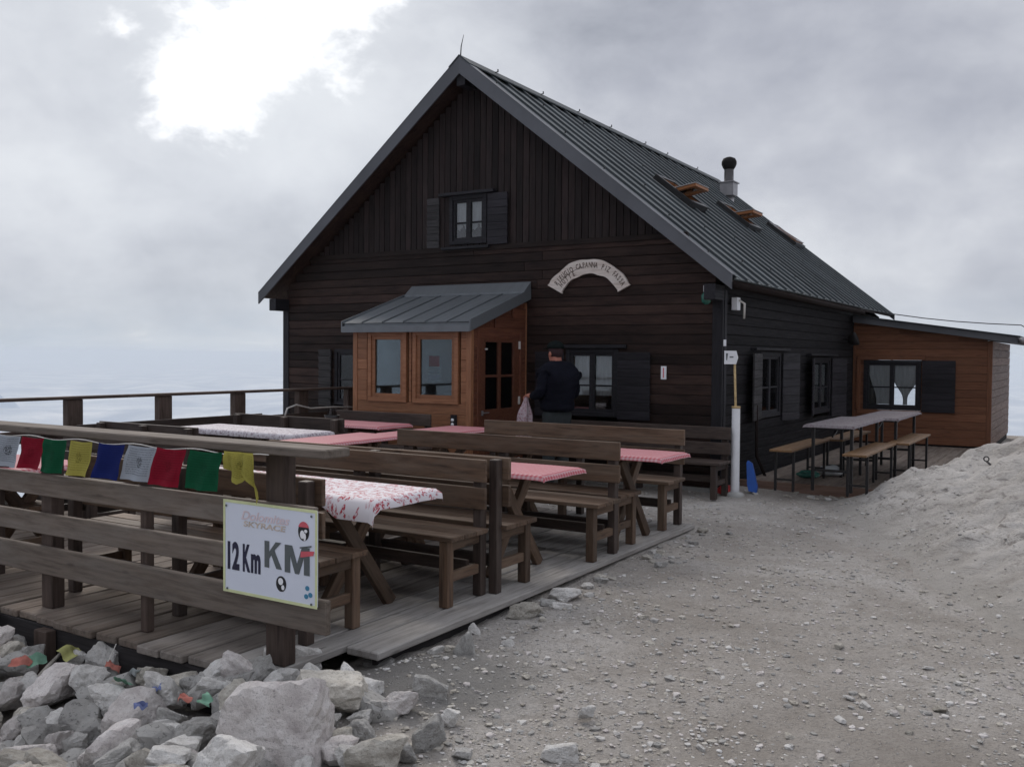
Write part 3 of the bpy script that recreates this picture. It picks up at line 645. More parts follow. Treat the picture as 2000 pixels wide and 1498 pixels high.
# windows
def win_obj(house_, x0, z0, x1, z1, y=-.0, axis=1, face=-1, frame='trim', cols=2, curt='full', fw=.055, recess=.02, bars=1, depth=.09, fmat=None, dark=True):
    """casement window in a wall plane; axis 1: wall normal -Y at y, axis 0: wall normal +X at x=y"""
    def T(u, d, z):   # u along wall, d outward
        return (u, y - d, z) if axis == 1 else (y + d, u, z)
    def bb(u0, d0, za, u1, d1, zb):
        a = T(u0, d0, za); b = T(u1, d1, zb); return (min(a[0], b[0]), min(a[1], b[1]), za, max(a[0], b[0]), max(a[1], b[1]), zb)
    fr_ = []; fr_ += [bb(x0, -depth, z0, x0 + fw, .0, z1), bb(x1 - fw, -depth, z0, x1, .0, z1), bb(x0 + fw + .001, -depth, z1 - fw, x1 - fw - .001, .0, z1), bb(x0 + fw + .001, -depth, z0, x1 - fw - .001, .0, z0 + fw)]
    win = link('window', boxes_me('window', fr_), fmat or frame, house_)
    cw = (x1 - x0 - 2 * fw) / cols
    for c in range(cols):
        a = x0 + fw + c * cw; b = a + cw; s = .038; zz0, zz1 = z0 + fw, z1 - fw
        bs = [bb(a, -.06, zz0, a + s, -.02, zz1), bb(b - s, -.06, zz0, b, -.02, zz1), bb(a + s + .001, -.06, zz1 - s, b - s - .001, -.02, zz1), bb(a + s + .001, -.06, zz0, b - s - .001, -.02, zz0 + s)]
        for q_ in range(bars):
            zm = zz0 + (zz1 - zz0) * (q_ + 1) / (bars + 1) - .02 + (.0 if bars > 1 else -.03); bs.append(bb(a + s + .001, -.055, zm, b - s - .001, -.025, zm + .022))
        link('casement', boxes_me('casement', bs), fmat or frame, win)
        link('pane', boxes_me('pane', [bb(a + s, -.042, zz0 + s, b - s, -.038, zz1 - s)]), 'glass', win)
        if curt:
            nu, nv = 22, 12; vs = []; fs = []; ca, cb = a + s * .5, b - s * .5
            zc1 = zz1 - s; zc0 = {'full': zz0 + .02, 'half': zz0 + (zz1 - zz0) * .28, 'lace': zz0 + (zz1 - zz0) * .30, 'tie': zz0 + .04, 'sweep': zz0 + .03}[curt]
            for jv in range(nv + 1):
                tv = jv / nv
                for iu in range(nu + 1):
                    tu = iu / nu; u = ca + (cb - ca) * tu; zz = zc1 + (zc0 - zc1) * tv
                    if curt == 'lace' and tv > .6: zz = zc1 + (zc0 - zc1) * (.6 + (tv - .6) * (.75 + .5 * abs(tu - .5) * 2 - .15 * math.cos(tu * 12)))
                    if curt == 'tie': k_ = 1 - .80 * ss((tv - .35) / .5) * (1 if c else .0); u = (ca + cb) / 2 + (u - (ca + cb) / 2) * k_
                    if (curt == 'tie' and not c): u = cb - (cb - u) * (1 - .35 * ss((tv - .1) / .8))
                    vs.append(T(u, -.085 - .012 * math.sin(tu * 34 + c) * (.6 + .4 * tv), zz))
            for jv in range(nv):
                for iu in range(nu): q0 = jv * (nu + 1) + iu; fs.append((q0, q0 + 1, q0 + nu + 2, q0 + nu + 1))
            link('curtain', poly_me('curtain', vs, fs, True), 'curtain', win)
    if dark: link('room', boxes_me('room', [bb(x0 + .01, -.95, z0 - .1, x1 - .01, -.90, z1 + .1), bb(x0 - .3, -.9, z0 + .06, x1 + .3, -.3, z0 + .09)]), 'inside', win)
    return win
def shutter(parent, x0, z0, x1, z1, y, axis=1, mat='shutter', nb=8, d=.045, ang=0, hinge=None):
    """board shutter lying against the wall (or standing off it by ang)"""
    def T(u, o, z): return (u, y - o, z) if axis == 1 else (y + o, u, z)
    h = x0 if hinge is None else hinge
    base = boxes_me('shutter', [tuple(v for v in _bb(T, x0 + .01, d - .012, z0 + .01, x1 - .01, d, z1 - .01))])
    s = link('shutter', base, mat, parent)
    for i in range(nb):
        za = z0 + (z1 - z0) * i / nb; zb = z0 + (z1 - z0) * (i + 1) / nb
        if x1 - x0 > .06:
            a = T(x0, d + .014, (za + zb) / 2); b = T(x1, d + .014, (za + zb) / 2); nrm = (0, -1, -.16) if axis == 1 else (1, 0, -.16)
            board('slat', mat, s, a, b, zb - za - .005, .02, nrm, .003)
    return s
def _bb(T, u0, d0, za, u1, d1, zb):
    a = T(u0, d0, za); b = T(u1, d1, zb); return (min(a[0], b[0]), min(a[1], b[1]), za, max(a[0], b[0]), max(a[1], b[1]), zb)
w1 = win_obj(house, *win_r, y=-.03, curt='half'); shutter(house, -1.31, .82, -.87, 1.66, -.0); shutter(house, -2.50, .82, -2.08, 1.66, -.0)
vbox('window_head', 'trim', house, -2.2, -.07, 1.705, -1.2, -.01, 1.75); 
w2 = win_obj(house, *win_a, y=-.04, curt='lace'); shutter(house, -3.27, 3.10, -2.95, 3.79, 0, mat='shutter', nb=7); shutter(house, -4.30, 3.10, -4.09, 3.80, .02, mat='shutter_grey', nb=7)
vbox('window_head', 'trim', house, -4.05, -.12, 3.80, -3.15, .0, 3.84); vbox('window_sill', 'trim', house, -4.02, -.09, 3.06, -3.24, .0, 3.10)
w3 = win_obj(house, *win_l, y=-.02, curt=None); shutter(house, -6.34, .82, -6.09, 1.68, 0, mat='shutter_grey')
for (a, b, c, d_) in wins_s:
    win_obj(house, a, b, c, d_, y=.02, axis=0, curt='half' if a > 3 else None, frame='trim')
    vbox('window_head', 'trim', house, .0, a - .45, d_ + .02, .10, c + .2, d_ + .05)
# side shutters standing off the wall
def side_shutter(y0, wdt, ang, z0, z1, mat):
    """hinged at y0, opened by ang degrees from the wall plane"""
    dy = -math.cos(R(ang)) * wdt; dx = math.sin(R(ang)) * wdt
    nrm = Vector((math.cos(R(ang)), math.sin(R(ang)), 0)); s = link('shutter', None, None, house)
    for i in range(8):
        zc = z0 + (z1 - z0) * (i + .5) / 8
        board('slat', mat, s, (.035, y0, zc), (.035 + dx, y0 + dy, zc), (z1 - z0) / 8 - .005, .024, nrm, .003)
side_shutter(1.50, .62, 8, .80, 1.66, 'shutter_grey'); side_shutter(2.47, -.5, -12, .72, 1.67, 'shutter'); side_shutter(4.22, .5, 12, .72, 1.6, 'shutter'); side_shutter(5.38, -.6, -10, .63, 1.6, 'shutter')
vbox('corner_board', 'trim', side, -.01, .03, -.02, .034, .11, 2.40)
tube('downpipe', 'gutter', house, [(.25, 1.15, .0), (.10, 1.12, .35), (.09, 1.12, 1.0)], .02, 8)

# ------------------------------------------------------------------ right hand annex
YW = 7.0; XW = 2.27
wing = thing('annex', 'low reddish-brown plank annex with one curtained window, beside the cabin', 'annex')
def zw(x): return 2.24 - .145 * x
ww = (.22, .70, 1.18, 1.58); fw_ = link('front_wall', None, None, wing); sw_ = link('side_wall', None, None, wing); back = []
z = .12; pw_ = .138
while z < 2.26:
    z1 = z + pw_; cuts = [(ww[0], ww[2])] if ww[1] < z + pw_ * .6 and ww[3] > z + pw_ * .4 else []
    for s0, s1 in spans(.035, min(XW - .06, (2.20 - z - .03) / .145 if z > 1.8 else 9), cuts):
        board('plank', 'wing', fw_, (s0, YW, z + pw_ / 2), (s1, YW, z + pw_ / 2), pw_ - .004, .024, (0, -1, -.04), .003); back.append((s0, YW + .014, z, s1, YW + .1, z1))
    if z < 1.80: board('plank', 'wing_side', sw_, (XW, YW + .05, z + pw_ / 2), (XW, 10.8, z + pw_ / 2), pw_ - .004, .024, (1, 0, -.04), .003)
    z = z1
link('wall_backing', boxes_me('wall_backing', back), 'inside', fw_)
link('wall_backing', boxes_me('wall_backing', [(XW - .11, YW + .12, .1, XW - .014, 10.75, 1.9)]), 'inside', sw_)
vbox('corner_board', 'wing', wing, XW - .06, YW - .018, .1, XW + .018, YW + .04, 1.915); vbox('corner_board', 'wing', wing, .032, YW - .02, .1, .075, YW + .02, 2.2)
link('plinth', boxes_me('plinth', [(.03, YW + .02, -.4, XW, YW + .1, .118), (XW - .1, YW + .11, -.4, XW - .01, 10.8, .118)]), 'soot', wing)
link('back_wall', boxes_me('back_wall', [(.03, 10.7, .0, .05, 10.8, 1.9), (1.1, 10.7, .0, XW - .12, 10.8, 1.9), (.051, 10.7, .0, 1.099, 10.8, .42), (.051, 10.7, 1.62, 1.099, 10.8, 1.95)]), 'inside', wing)
link('roof', prism('roof', [(.06, zw(.06) + .13), (XW + .40, zw(XW + .4) + .13), (XW + .40, zw(XW + .4) + .02), (.06, zw(.06) + .02)], 1, YW - .22, 11.1), 'fascia', wing)
link('roof_sheet', prism('roof_sheet', [(.06, zw(.06) + .15), (XW + .43, zw(XW + .43) + .15), (XW + .43, zw(XW + .43) + .133), (.06, zw(.06) + .133)], 1, YW - .26, 11.14), 'roof', wing)
tube('gutter', 'zinc', wing, [(XW + .47, YW - .3, zw(XW + .4) + .07), (XW + .47, 11.1, zw(XW + .4) + .05)], .055)
link('top_board', prism('top_board', [(.034, 2.05), (XW - .06, 1.72), (XW - .06, zw(XW - .06) + .02), (.034, zw(.034) + .02)], 1, YW + .0135, YW + .06), 'wing', fw_)
win_obj(wing, *ww, y=YW - .03, curt='tie', frame='trim', dark=False)
shutter(wing, 1.20, .68, 1.73, 1.58, YW - .005, nb=8); 
vbox('window_head', 'wing', wing, .12, YW - .045, 1.582, 1.25, YW - .012, 1.67); vbox('window_sill', 'wing', wing, .12, YW - .045, .62, 1.19, YW - .012, .698)
vbox('window_trim', 'wing', wing, .10, YW - .045, .70, .165, YW - .012, 1.595)

# ------------------------------------------------------------------ entrance porch
PX0, PX1, PY = -4.52, -2.67, -1.31
porch = thing('porch', 'orange-brown timber entrance porch with two windows under a grey metal roof', 'porch')
pf = link('front_wall', None, None, porch); ps = link('side_wall', None, None, porch)
pwin = [(-4.27, 1.0, -3.64, 1.90), (-3.54, 1.0, -2.84, 1.90)]
z = .06; pp = .135; back = []
while z < 1.94:
    z1 = min(z + pp, 1.96); cuts = [(a - .03, c + .03) for a, b, c, d_ in pwin if b - .03 < z + pp * .6 and d_ + .03 > z + pp * .4]
    for s0, s1 in spans(PX0 + .05, PX1 - .055, cuts):
        board('plank', 'porch', pf, (s0, PY, (z + z1) / 2), (s1, PY, (z + z1) / 2), z1 - z - .003, .024, (0, -1, -.03), .003); back.append((s0, PY + .014, z, s1, PY + .08, z1))
    z = z1
link('wall_backing', boxes_me('wall_backing', back), 'inside', pf)
def zp(y): return 2.46 + (y) * (.46 / 1.42)      # roof top height along depth
DY0, DY1, DZ = -1.14, -.20, 1.86
z = .06
while z < 2.3:
    z1 = z + pp; ys0 = PY + .05
    if z > 1.85: ys0 = max(ys0, (z1 - 2.44 + .10) / (.46 / 1.42))
    for s0, s1 in spans(ys0, -.05, [(DY0 - .02, DY1 + .02)] if z + pp * .5 < DZ else []):
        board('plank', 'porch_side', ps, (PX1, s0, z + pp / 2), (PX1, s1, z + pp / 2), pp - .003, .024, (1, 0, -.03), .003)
    z = z1
link('wall_backing', boxes_me('wall_backing', [(PX1 - .08, PY + .09, .05, PX1 - .014, DY0 - .03, 1.9), (PX1 - .08, DY0 - .025, DZ + .05, PX1 - .014, -.06, 2.0), (PX1 - .08, DY1 + .03, .05, PX1 - .014, -.06, DZ)]), 'inside', ps)
link('top_board', prism('top_board', [(PY + .05, 1.80), (-.05, 1.80), (-.05, zp(-.05) - .05), (PY + .05, zp(PY + .05) - .05)], 0, PX1 - .07, PX1 - .013), 'porch_side', ps)
link('left_wall', boxes_me('left_wall', [(PX0, PY + .02, .05, PX0 + .06, -.04, 1.96)]), 'porch', porch)
link('room_floor', boxes_me('room_floor', [(PX0 + .07, PY + .1, -.02, PX1 - .09, -.05, .05)]), 'pale', porch)
link('inner_wall', boxes_me('inner_wall', [(PX0 + .07, -.10, .06, PX1 - .09, -.05, 2.1)]), 'pale', porch)
for xx in (PX0, PX1 - .045): vbox('corner_post', 'porch', porch, xx - .012, PY - .022, .05, xx + .062, PY + .04, 1.975)
vbox('corner_post', 'porch', porch, PX1 - .03, -.045, .05, PX1 + .022, -.004 - .03, 2.30)
vbox('header', 'porch', porch, PX0 + .055, PY - .02, 1.925, PX1 - .06, PY + .01, 1.985)
for (a, b, c, d_) in pwin:
    f_ = .055
    wv = link('window', boxes_me('window', [(a, PY - .035, b, a + f_, PY + .05, d_), (c - f_, PY - .035, b, c, PY + .05, d_), (a + f_, PY - .035, d_ - f_, c - f_, PY + .05, d_), (a + f_, PY - .035, b, c - f_, PY + .05, b + f_)]), 'porch', porch)
    g_ = .05; a2, b2, c2, d2 = a + f_, b + f_, c - f_, d_ - f_
    link('sash', boxes_me('sash', [(a2, PY - .015, b2, a2 + g_, PY + .03, d2), (c2 - g_, PY - .015, b2, c2, PY + .03, d2), (a2 + g_, PY - .015, d2 - g_, c2 - g_, PY + .03, d2), (a2 + g_, PY - .015, b2, c2 - g_, PY + .03, b2 + g_)]), 'porch', wv)
    link('pane', boxes_me('pane', [(a2 + g_, PY + .005, b2 + g_, c2 - g_, PY + .01, d2 - g_)]), 'glass_blue', wv)
    link('inner_sill', boxes_me('inner_sill', [(a2, PY + .06, b2 + .02, c2, PY + .26, b2 + .05)]), 'pale_shelf', wv)
tag(link('poster', boxes_me('poster', [(-3.33, PY + .014, 1.27, -3.13, PY + .017, 1.60)]), 'grey', porch))
po = link('poster_print', boxes_me('poster_print', [(-3.31, PY + .010, 1.46, -3.15, PY + .013, 1.59)]), 'redprint', porch)
link('poster_caption', boxes_me('poster_caption', [(-3.32, PY + .010, 1.375, -3.14, PY + .013, 1.40), (-3.32, PY + .010, 1.29, -3.14, PY + .013, 1.355)]), 'white', porch)
# door
dm = [(PX1 - .03, DY0, .07, PX1 + .006, DY0 + .14, DZ), (PX1 - .03, DY1 - .14, .07, PX1 + .006, DY1, DZ), (PX1 - .03, DY0 + .141, .07, PX1 + .006, DY1 - .141, .93), (PX1 - .03, DY0 + .141, 1.77, PX1 + .006, DY1 - .141, DZ),
      (PX1 - .03, -.70, .931, PX1 + .008, -.64, 1.769), (PX1 - .028, DY0 + .141, 1.33, PX1 + .004, -.701, 1.36), (PX1 - .028, -.639, 1.33, PX1 + .004, DY1 - .141, 1.36)]
door = link('door', boxes_me('door', dm), 'porch_side', porch)
link('pane', boxes_me('pane', [(PX1 - .014, DY0 + .14, .93, PX1 - .01, DY1 - .14, 1.77)]), 'glass', door)
link('handle', boxes_me('handle', [(PX1 + .006, -1.09, .86, PX1 + .03, -1.07, .92), (PX1 + .03, -1.09, .885, PX1 + .045, -.96, .90)]), 'zinc', door)
link('knob', lathe_me('knob', [(.0, -.012), (.02, -.008), (.02, .008), (.0, .012)], 10), 'rope', door, Matrix.Translation((PX1 + .03, -1.02, 1.68)))
for zz in (1.74, 1.02, .22): link('hinge', boxes_me('hinge', [(PX1 + .004, DY1 - .02, zz - .05, PX1 + .024, DY1 + .01, zz + .05)]), 'rope', door)
vbox('door_jamb', 'porch_side', porch, PX1 - .03, DY1 + .005, .06, PX1 + .022, DY1 + .05, DZ + .05); vbox('door_jamb', 'porch_side', porch, PX1 - .03, DY0 - .05, .06, PX1 + .020, DY0 - .005, DZ + .05)
ob = link('outlet_box', boxes_me('outlet_box', [(-2.935, PY - .05, .72, -2.86, PY - .012, .87)]), 'trim', porch)
for zz in (.755, .81): link('socket', lathe_me('socket', [(.02, 0), (.02, .012)], 12), 'white', ob, Matrix.Translation((-2.90, PY - .05, zz)) @ Matrix.Rotation(R(90), 4, 'X'))
# porch roof
RX0, RX1, RY = -4.62, -2.60, -1.42
e_ = math.atan2(.46, 1.42)
pr = link('roof', prism('roof', [(RY, zp(RY) + .0), (0 - .03, zp(-.03)), (-.03, zp(-.03) - .06), (RY, zp(RY) - .06)], 0, RX0 + .02, RX1 - .02), 'porch_roof', porch)
npn = 6; pwp = (RX1 - RX0) / npn
for i in range(npn):
    bm_ = bmesh.new(); x0_ = RX0 + i * pwp
    def q4(pts): bm_.faces.new([bm_.verts.new(p) for p in pts])
    xs_ = [x0_ + .003, x0_ + pwp - .003]
    q4([(xs_[0], RY - .02, zp(RY - .02) + .012), (xs_[1], RY - .02, zp(RY - .02) + .012), (xs_[1], -.04, zp(-.04) + .012), (xs_[0], -.04, zp(-.04) + .012)])
    me_ = from_bm(bm_, 'roof_panel'); link('roof_panel', me_, 'porch_roof', pr)
    if i: board('seam', 'porch_roof', pr, (x0_, RY - .02, zp(RY - .02) + .020), (x0_, -.04, zp(-.04) + .020), .012, .020, (0, -math.sin(e_), math.cos(e_)), .002)
link('eave_fascia', boxes_me('eave_fascia', [(RX0, RY - .035, zp(RY) - .115, RX1, RY - .02, zp(RY) - .035), (RX0 + .01, RY - .02, zp(RY) - .10, RX1 - .01, RY + .0, zp(RY) - .07)]), 'porch_roof', pr)
for xx in (RX0 - .012, RX1):
    link('verge_board', prism('verge_board', [(RY - .03, zp(RY - .03) + .04), (-.035, zp(-.035) + .04), (-.035, zp(-.035) - .10), (RY - .03, zp(RY - .03) - .10)], 0, xx, xx + .014), 'porch_roof', pr)
link('wall_flashing', prism('wall_flashing', [(-.20, zp(-.2) + .016), (-.20, zp(-.2) + .05), (-.036, zp(-.036) + .13), (-.034, zp(-.034) + .02)], 0, RX0 + .05, RX1 + .01), 'porch_roof', pr)

# ------------------------------------------------------------------ benches and tables on the deck
def make_bench(label, L=2.2, mat='bench', backr=True, loc=(0, 0, .05), rz=0, group='backrest benches on the deck', seat_h=.445, dep=.40, name='bench', bt=.885):
    """seat extends to -Y from the back posts at y=0"""
    b = thing(name, label, 'bench', loc, rz, group); h = L / 2
    for y0, y1 in ((-dep, -dep * .665 - .006), (-dep * .665 + .006, -dep * .335 - .006), (-dep * .335 + .006, -.005)):
        vbox('seat_plank', mat, b, -h + rnd.uniform(0, .012), y0 - .02, seat_h - .032, h, y1 - .015, seat_h, .006)
    xs_ = (-h + .08, 0, h - .08)
    for x in xs_:
        vbox('leg', mat, b, x - .034, -dep, 0, x + .034, -dep + .065, seat_h - .034, .005)
        vbox('stretcher', mat, b, x - .02, -dep + .067, .15, x + .02, -.035, .21, .004); vbox('seat_bearer', mat, b, x - .022, -dep + .067, seat_h - .10, x + .022, -.035, seat_h - .034, .004)
        if backr: vbox('back_post', mat + ('_dark' if mat == 'bench' else ''), b, x - .032, -.033, 0, x + .032, .033, bt - .01, .005)
        else: vbox('leg', mat, b, x - .034, -.075, 0, x + .034, -.01, seat_h - .034, .005)
    vbox('long_rail', 'bench_dark', b, -h + .12, -.09, .155, h - .12, -.055, .235, .004)
    if backr:
        vbox('back_board', mat, b, -h, -.064, bt - .145, h, -.035, bt, .006); vbox('back_board', mat, b, -h, -.064, bt - .32, h, -.035, bt - .18, .006)
    return b
BX = -.53
bn1 = make_bench('backrest bench facing the camera, farthest row of the right column', loc=(BX, -2.52, .05))
bnB = copy_thing(bn1, (BX + .06, -4.03, .05), 0, 'backrest bench facing the camera, middle row, behind the checked table')
bnC = copy_thing(bn1, (BX - .10, -5.68, .05), 0, 'backrest bench facing the camera, nearest row, behind the flower-print tablecloth')
bnD = make_bench('backless bench behind the middle backrest bench, facing the farthest table', loc=(BX + .02, -3.97, .05), rz=math.pi, backr=False)
bnE = copy_thing(bn1, (BX - .04, -5.585, .05), math.pi, 'backrest bench turned away from the camera, back to back with the nearest one')
bnF = copy_thing(bn1, (BX - .29, -7.06, .05), math.pi, 'backrest bench right behind the front railing and its white sign')
bnG = copy_thing(bn1, (-3.75, -7.06, .05), math.pi, 'backrest bench behind the flags at the left end of the front railing')
bnH = make_bench('short dark bench in front of the porch windows', L=1.5, mat='bench_dark', loc=(-3.75, -1.62, .05), bt=.84)
bnI = copy_thing(bnH, (-4.1, -2.99, .05), math.pi, 'dark backrest bench between the porch table and the white-cloth table')
bnI.scale = (1.15, 1, 1)
bnJ = copy_thing(bnH, (-4.15, -4.45, .05), 0, 'dark backrest bench on the near side of the white-cloth table'); bnJ.rotation_euler = (0, 0, math.pi); bnJ.location = (-4.25, -4.75, .05)
bnK = copy_thing(bnH, (-3.95, -5.6, .05), 0, 'dark bench in the left column behind the row of flags')
wb = make_bench('dark bench standing on the gravel against the cabin wall', L=2.3, mat='bench_dark', loc=(-.93, -.2, .0), bt=.80, seat_h=.42, group='dark benches'); 
wb2 = make_bench('dark bench against the side railing at the left of the deck', L=2.6, mat='bench_dark', loc=(-5.45, -3.4, .05), rz=math.pi / 2, bt=.78, group='dark benches')
def make_table(label, L=1.9, wd=.60, loc=(0, 0, .05), rz=0, h=.74):
    t = thing('picnic_table', label, 'table', loc, rz, 'wooden tables on the deck')
    npl = 4; pwd = wd / npl
    for i in range(npl): vbox('top_plank', 'bench', t, -L / 2, -wd / 2 + i * pwd + .003, h - .032, L / 2, -wd / 2 + (i + 1) * pwd - .003, h, .004)
    for x in (-L / 2 + .40, L / 2 - .40):
        for s, dx in ((1, 0), (-1, .052)):
            board('leg', 'bench', t, (x + dx, -s * .30, .0), (x + dx, s * .25, h - .035), .085, .045, (1, 0, 0), .004)
        vbox('cross_bearer', 'bench', t, x - .075, -wd / 2 + .03, h - .10, x - .028, wd / 2 - .03, h - .034)
    vbox('stretcher', 'bench_dark', t, -L / 2 + .45, -.03, .33, L / 2 - .45, .03, .41)
    return t
def cloth(label, mat, L, wd, loc, rz=0, drop=.06, group='red checked tablecloths', corner=0.0):
    nx, ny = 64, 28; ex, ey = drop * 1.15, drop; vs = []; fs = []; uv = []
    for j in range(ny + 1):
        for i in range(nx + 1):
            u = -L / 2 - ex + (L + 2 * ex) * i / nx; v = -wd / 2 - ey + (wd + 2 * ey) * j / ny
            ou = max(abs(u) - L / 2, 0); ov = max(abs(v) - wd / 2, 0); su = 1 if u > 0 else -1; sv = 1 if v > 0 else -1
            x = min(max(u, -L / 2), L / 2); y = min(max(v, -wd / 2), wd / 2); wave = .5 + .5 * math.sin((x if ov > 0 else y) * 34 + 3 * mn.noise(Vector((u * 3, v * 3, 1))))
            dd = ou + ov if not (ou > 0 and ov > 0) else math.hypot(ou, ov) * 1.15
            z = -dd * .97; off = min(dd, .02) + dd * .12 * wave
            x += su * off if ou > 0 else 0; y += sv * off if ov > 0 else 0
            z += .002 * mn.noise(Vector((u * 6, v * 6, 0)))
            if corner and su > 0 and sv < 0:   # one corner hangs lower
                k = ss((u - L / 2 + .42) / .2) * ss((-v - wd / 2 + .02) / .06); z -= corner * k; y -= .02 * k
            vs.append((x, y, z + .006)); uv.append((u, v))
    for j in range(ny):
        for i in range(nx): a = j * (nx + 1) + i; fs.append((a, a + 1, a + nx + 2, a + nx + 1))
    me = poly_me('tablecloth', vs, fs, True); ul = me.uv_layers.new(name='uv')
    for lp in me.loops: ul.data[lp.index].uv = uv[lp.vertex_index]
    o = link('tablecloth', me, mat); o.location = loc; o.rotation_euler = (0, 0, rz); return tag(o, label, 'tablecloth', group)
T = [
    (-.60, -6.44, 0, 1.95, 'flower', 'wooden table behind the white race sign, under the flower-print cloth', 'white oilcloth with red flowers on the nearest table, one corner hanging low', .05, .07),
    (-.36, -4.96, 0, 1.9, 'check', 'crossed-leg table in the middle of the right column', 'red checked oilcloth on the middle table of the right column', .035, 0),
    (-.14, -3.46, 0, 1.9, 'check', 'crossed-leg table farthest back in the right column', 'red checked oilcloth on the farthest table of the right column', .035, 0),
    (-3.4, -6.80, 0, 1.8, 'check', 'table behind the prayer flags by the front railing', 'red checked oilcloth glimpsed below the white and red flags', .035, 0),
    (-3.92, -3.62, 0, 1.7, 'greycloth', 'table in the left column under the white cloth', 'white small-print oilcloth on the left column table', .06, 0),
    (-3.80, -2.28, 0, 1.45, 'check', 'table directly in front of the porch windows', 'red checked oilcloth carrying the dark condiment basket', .035, 0),
    (-2.42, -3.98, math.pi / 2, 1.35, 'check', 'nearer of the two tables set end to end lengthwise', 'red checked oilcloth, nearer half of the long lengthwise pair', .035, 0),
    (-2.22, -2.60, math.pi / 2, 1.30, 'check', 'farther of the two tables set end to end lengthwise', 'red checked oilcloth, farther half of the long lengthwise pair', .035, 0),
]
tb = None
for x, y, rz, L, mt, lab, clab, dr, co in T:
    tb = make_table(lab, L, .56, (x, y, .05), rz)
    cloth(clab, mt, L + .03, .58, (x, y, .79), rz, dr, 'red checked tablecloths' if mt == 'check' else None, co)
bk = thing('condiment_basket', 'small dark wire basket with cutlery on the porch table', 'basket', (-4.02, -2.28, .802))
link('basket', lathe_me('basket', [(.075, 0), (.095, .07), (.09, .07), (.07, .008)], 14), 'black_metal', bk)
for i in range(5): link('bottle', lathe_me('bottle', [(.018, .01), (.02, .09), (.008, .13), (.008, .15)], 10), ('gutter', 'ring', 'black_metal')[i % 3], bk, Matrix.Translation((.045 * math.cos(i * 1.26), .045 * math.sin(i * 1.26), 0)))
ho = tag(tube('hose', 'rope', None, [(-5.62, -1.5, .70), (-5.60, -1.45, .86), (-5.58, -1.3, .90), (-5.60, -1.0, .84), (-5.60, -.6, .84), (-5.55, -.1, .82)], .012, 8), 'pale thin hose tied along the side railing near the cabin', 'hose')

# ------------------------------------------------------------------ beer garden set on the right platform
plat = link('platform', None, None, None); plat['kind'] = 'structure'
px = .12
while px < 3.4:
    w = .14; board('plank', 'deck_brown', plat, (px + w / 2, .62, .085 + rnd.uniform(-.002, .002)), (px + w / 2, 6.9, .085), w - .007, .028, (0, 0, 1), .003); px += w
vbox('edge_board', 'wing_side', plat, .06, .585, -.02, 3.4, .615, .105); link('base', boxes_me('base', [(.1, .62, -.12, 3.38, 6.95, .069)]), 'under', plat)
def beer_table(label, loc):
    t = thing('beer_table', label, 'table', loc, math.pi / 2, 'folding beer tables on the platform'); L = 1.75; wd = .5
    vbox('tabletop', 'beer', t, -L / 2, -wd / 2, .73, L / 2, wd / 2, .755)
    for x in (-L / 2 + .17, L / 2 - .17):
        for s in (-1, 1): vbox('leg', 'black_metal', t, x - .017, s * .21 - .017, 0, x + .017, s * .21 + .017, .729)
        vbox('crossbar', 'black_metal', t, x - .012, -.19, .22, x + .012, .19, .25); vbox('crossbar', 'black_metal', t, x - .012, -.19, .70, x + .012, .19, .725)
        board('brace', 'black_metal', t, (x, 0, .62), (x * .45, 0, .73), .02, .02, (0, 1, 0))
    return t
def beer_bench(label, loc, first=[None]):
    t = thing('beer_bench', label, 'bench', loc, math.pi / 2, 'folding beer benches on the platform'); L = 1.75; wd = .25
    vbox('seat', 'beer', t, -L / 2, -wd / 2, .455, L / 2, wd / 2, .48)
    for x in (-L / 2 + .17, L / 2 - .17):
        for s in (-1, 1): vbox('leg', 'black_metal', t, x - .014, s * .10 - .014, 0, x + .014, s * .10 + .014, .454)
        vbox('crossbar', 'black_metal', t, x - .01, -.085, .12, x + .01, .085, .14)
    return t
bt1 = beer_table('nearer of the two folding beer tables on the wooden platform', (1.30, .05 + .85, .1)); 
BTX, BBX = 1.28, 1.62
bt1.location = (1.26, -.02 + .88, .1)
bt2 = copy_thing(bt1, (1.42, 2.63, .1), None, 'farther folding beer table, close to the annex window')
cl1 = cloth('grey-patterned oilcloth on the nearer beer table', 'dimcloth', 1.77, .52, (1.26, .86, .857), math.pi / 2, .03, 'grey tablecloths'); cl2 = cloth('grey-patterned oilcloth on the farther beer table', 'dimcloth', 1.77, .52, (1.42, 2.63, .857), math.pi / 2, .03, 'grey tablecloths')
bb1 = beer_bench('nearer orange-brown beer bench at the right of the tables', (1.60, .55, .1)); copy_thing(bb1, (1.74, 2.33, .1), None, 'farther orange-brown beer bench at the right of the tables'); copy_thing(bb1, (.80, .6, .1), None, 'orange-brown beer bench between the tables and the cabin wall'); copy_thing(bb1, (.95, 2.4, .1), None, 'farther beer bench between the tables and the cabin wall')

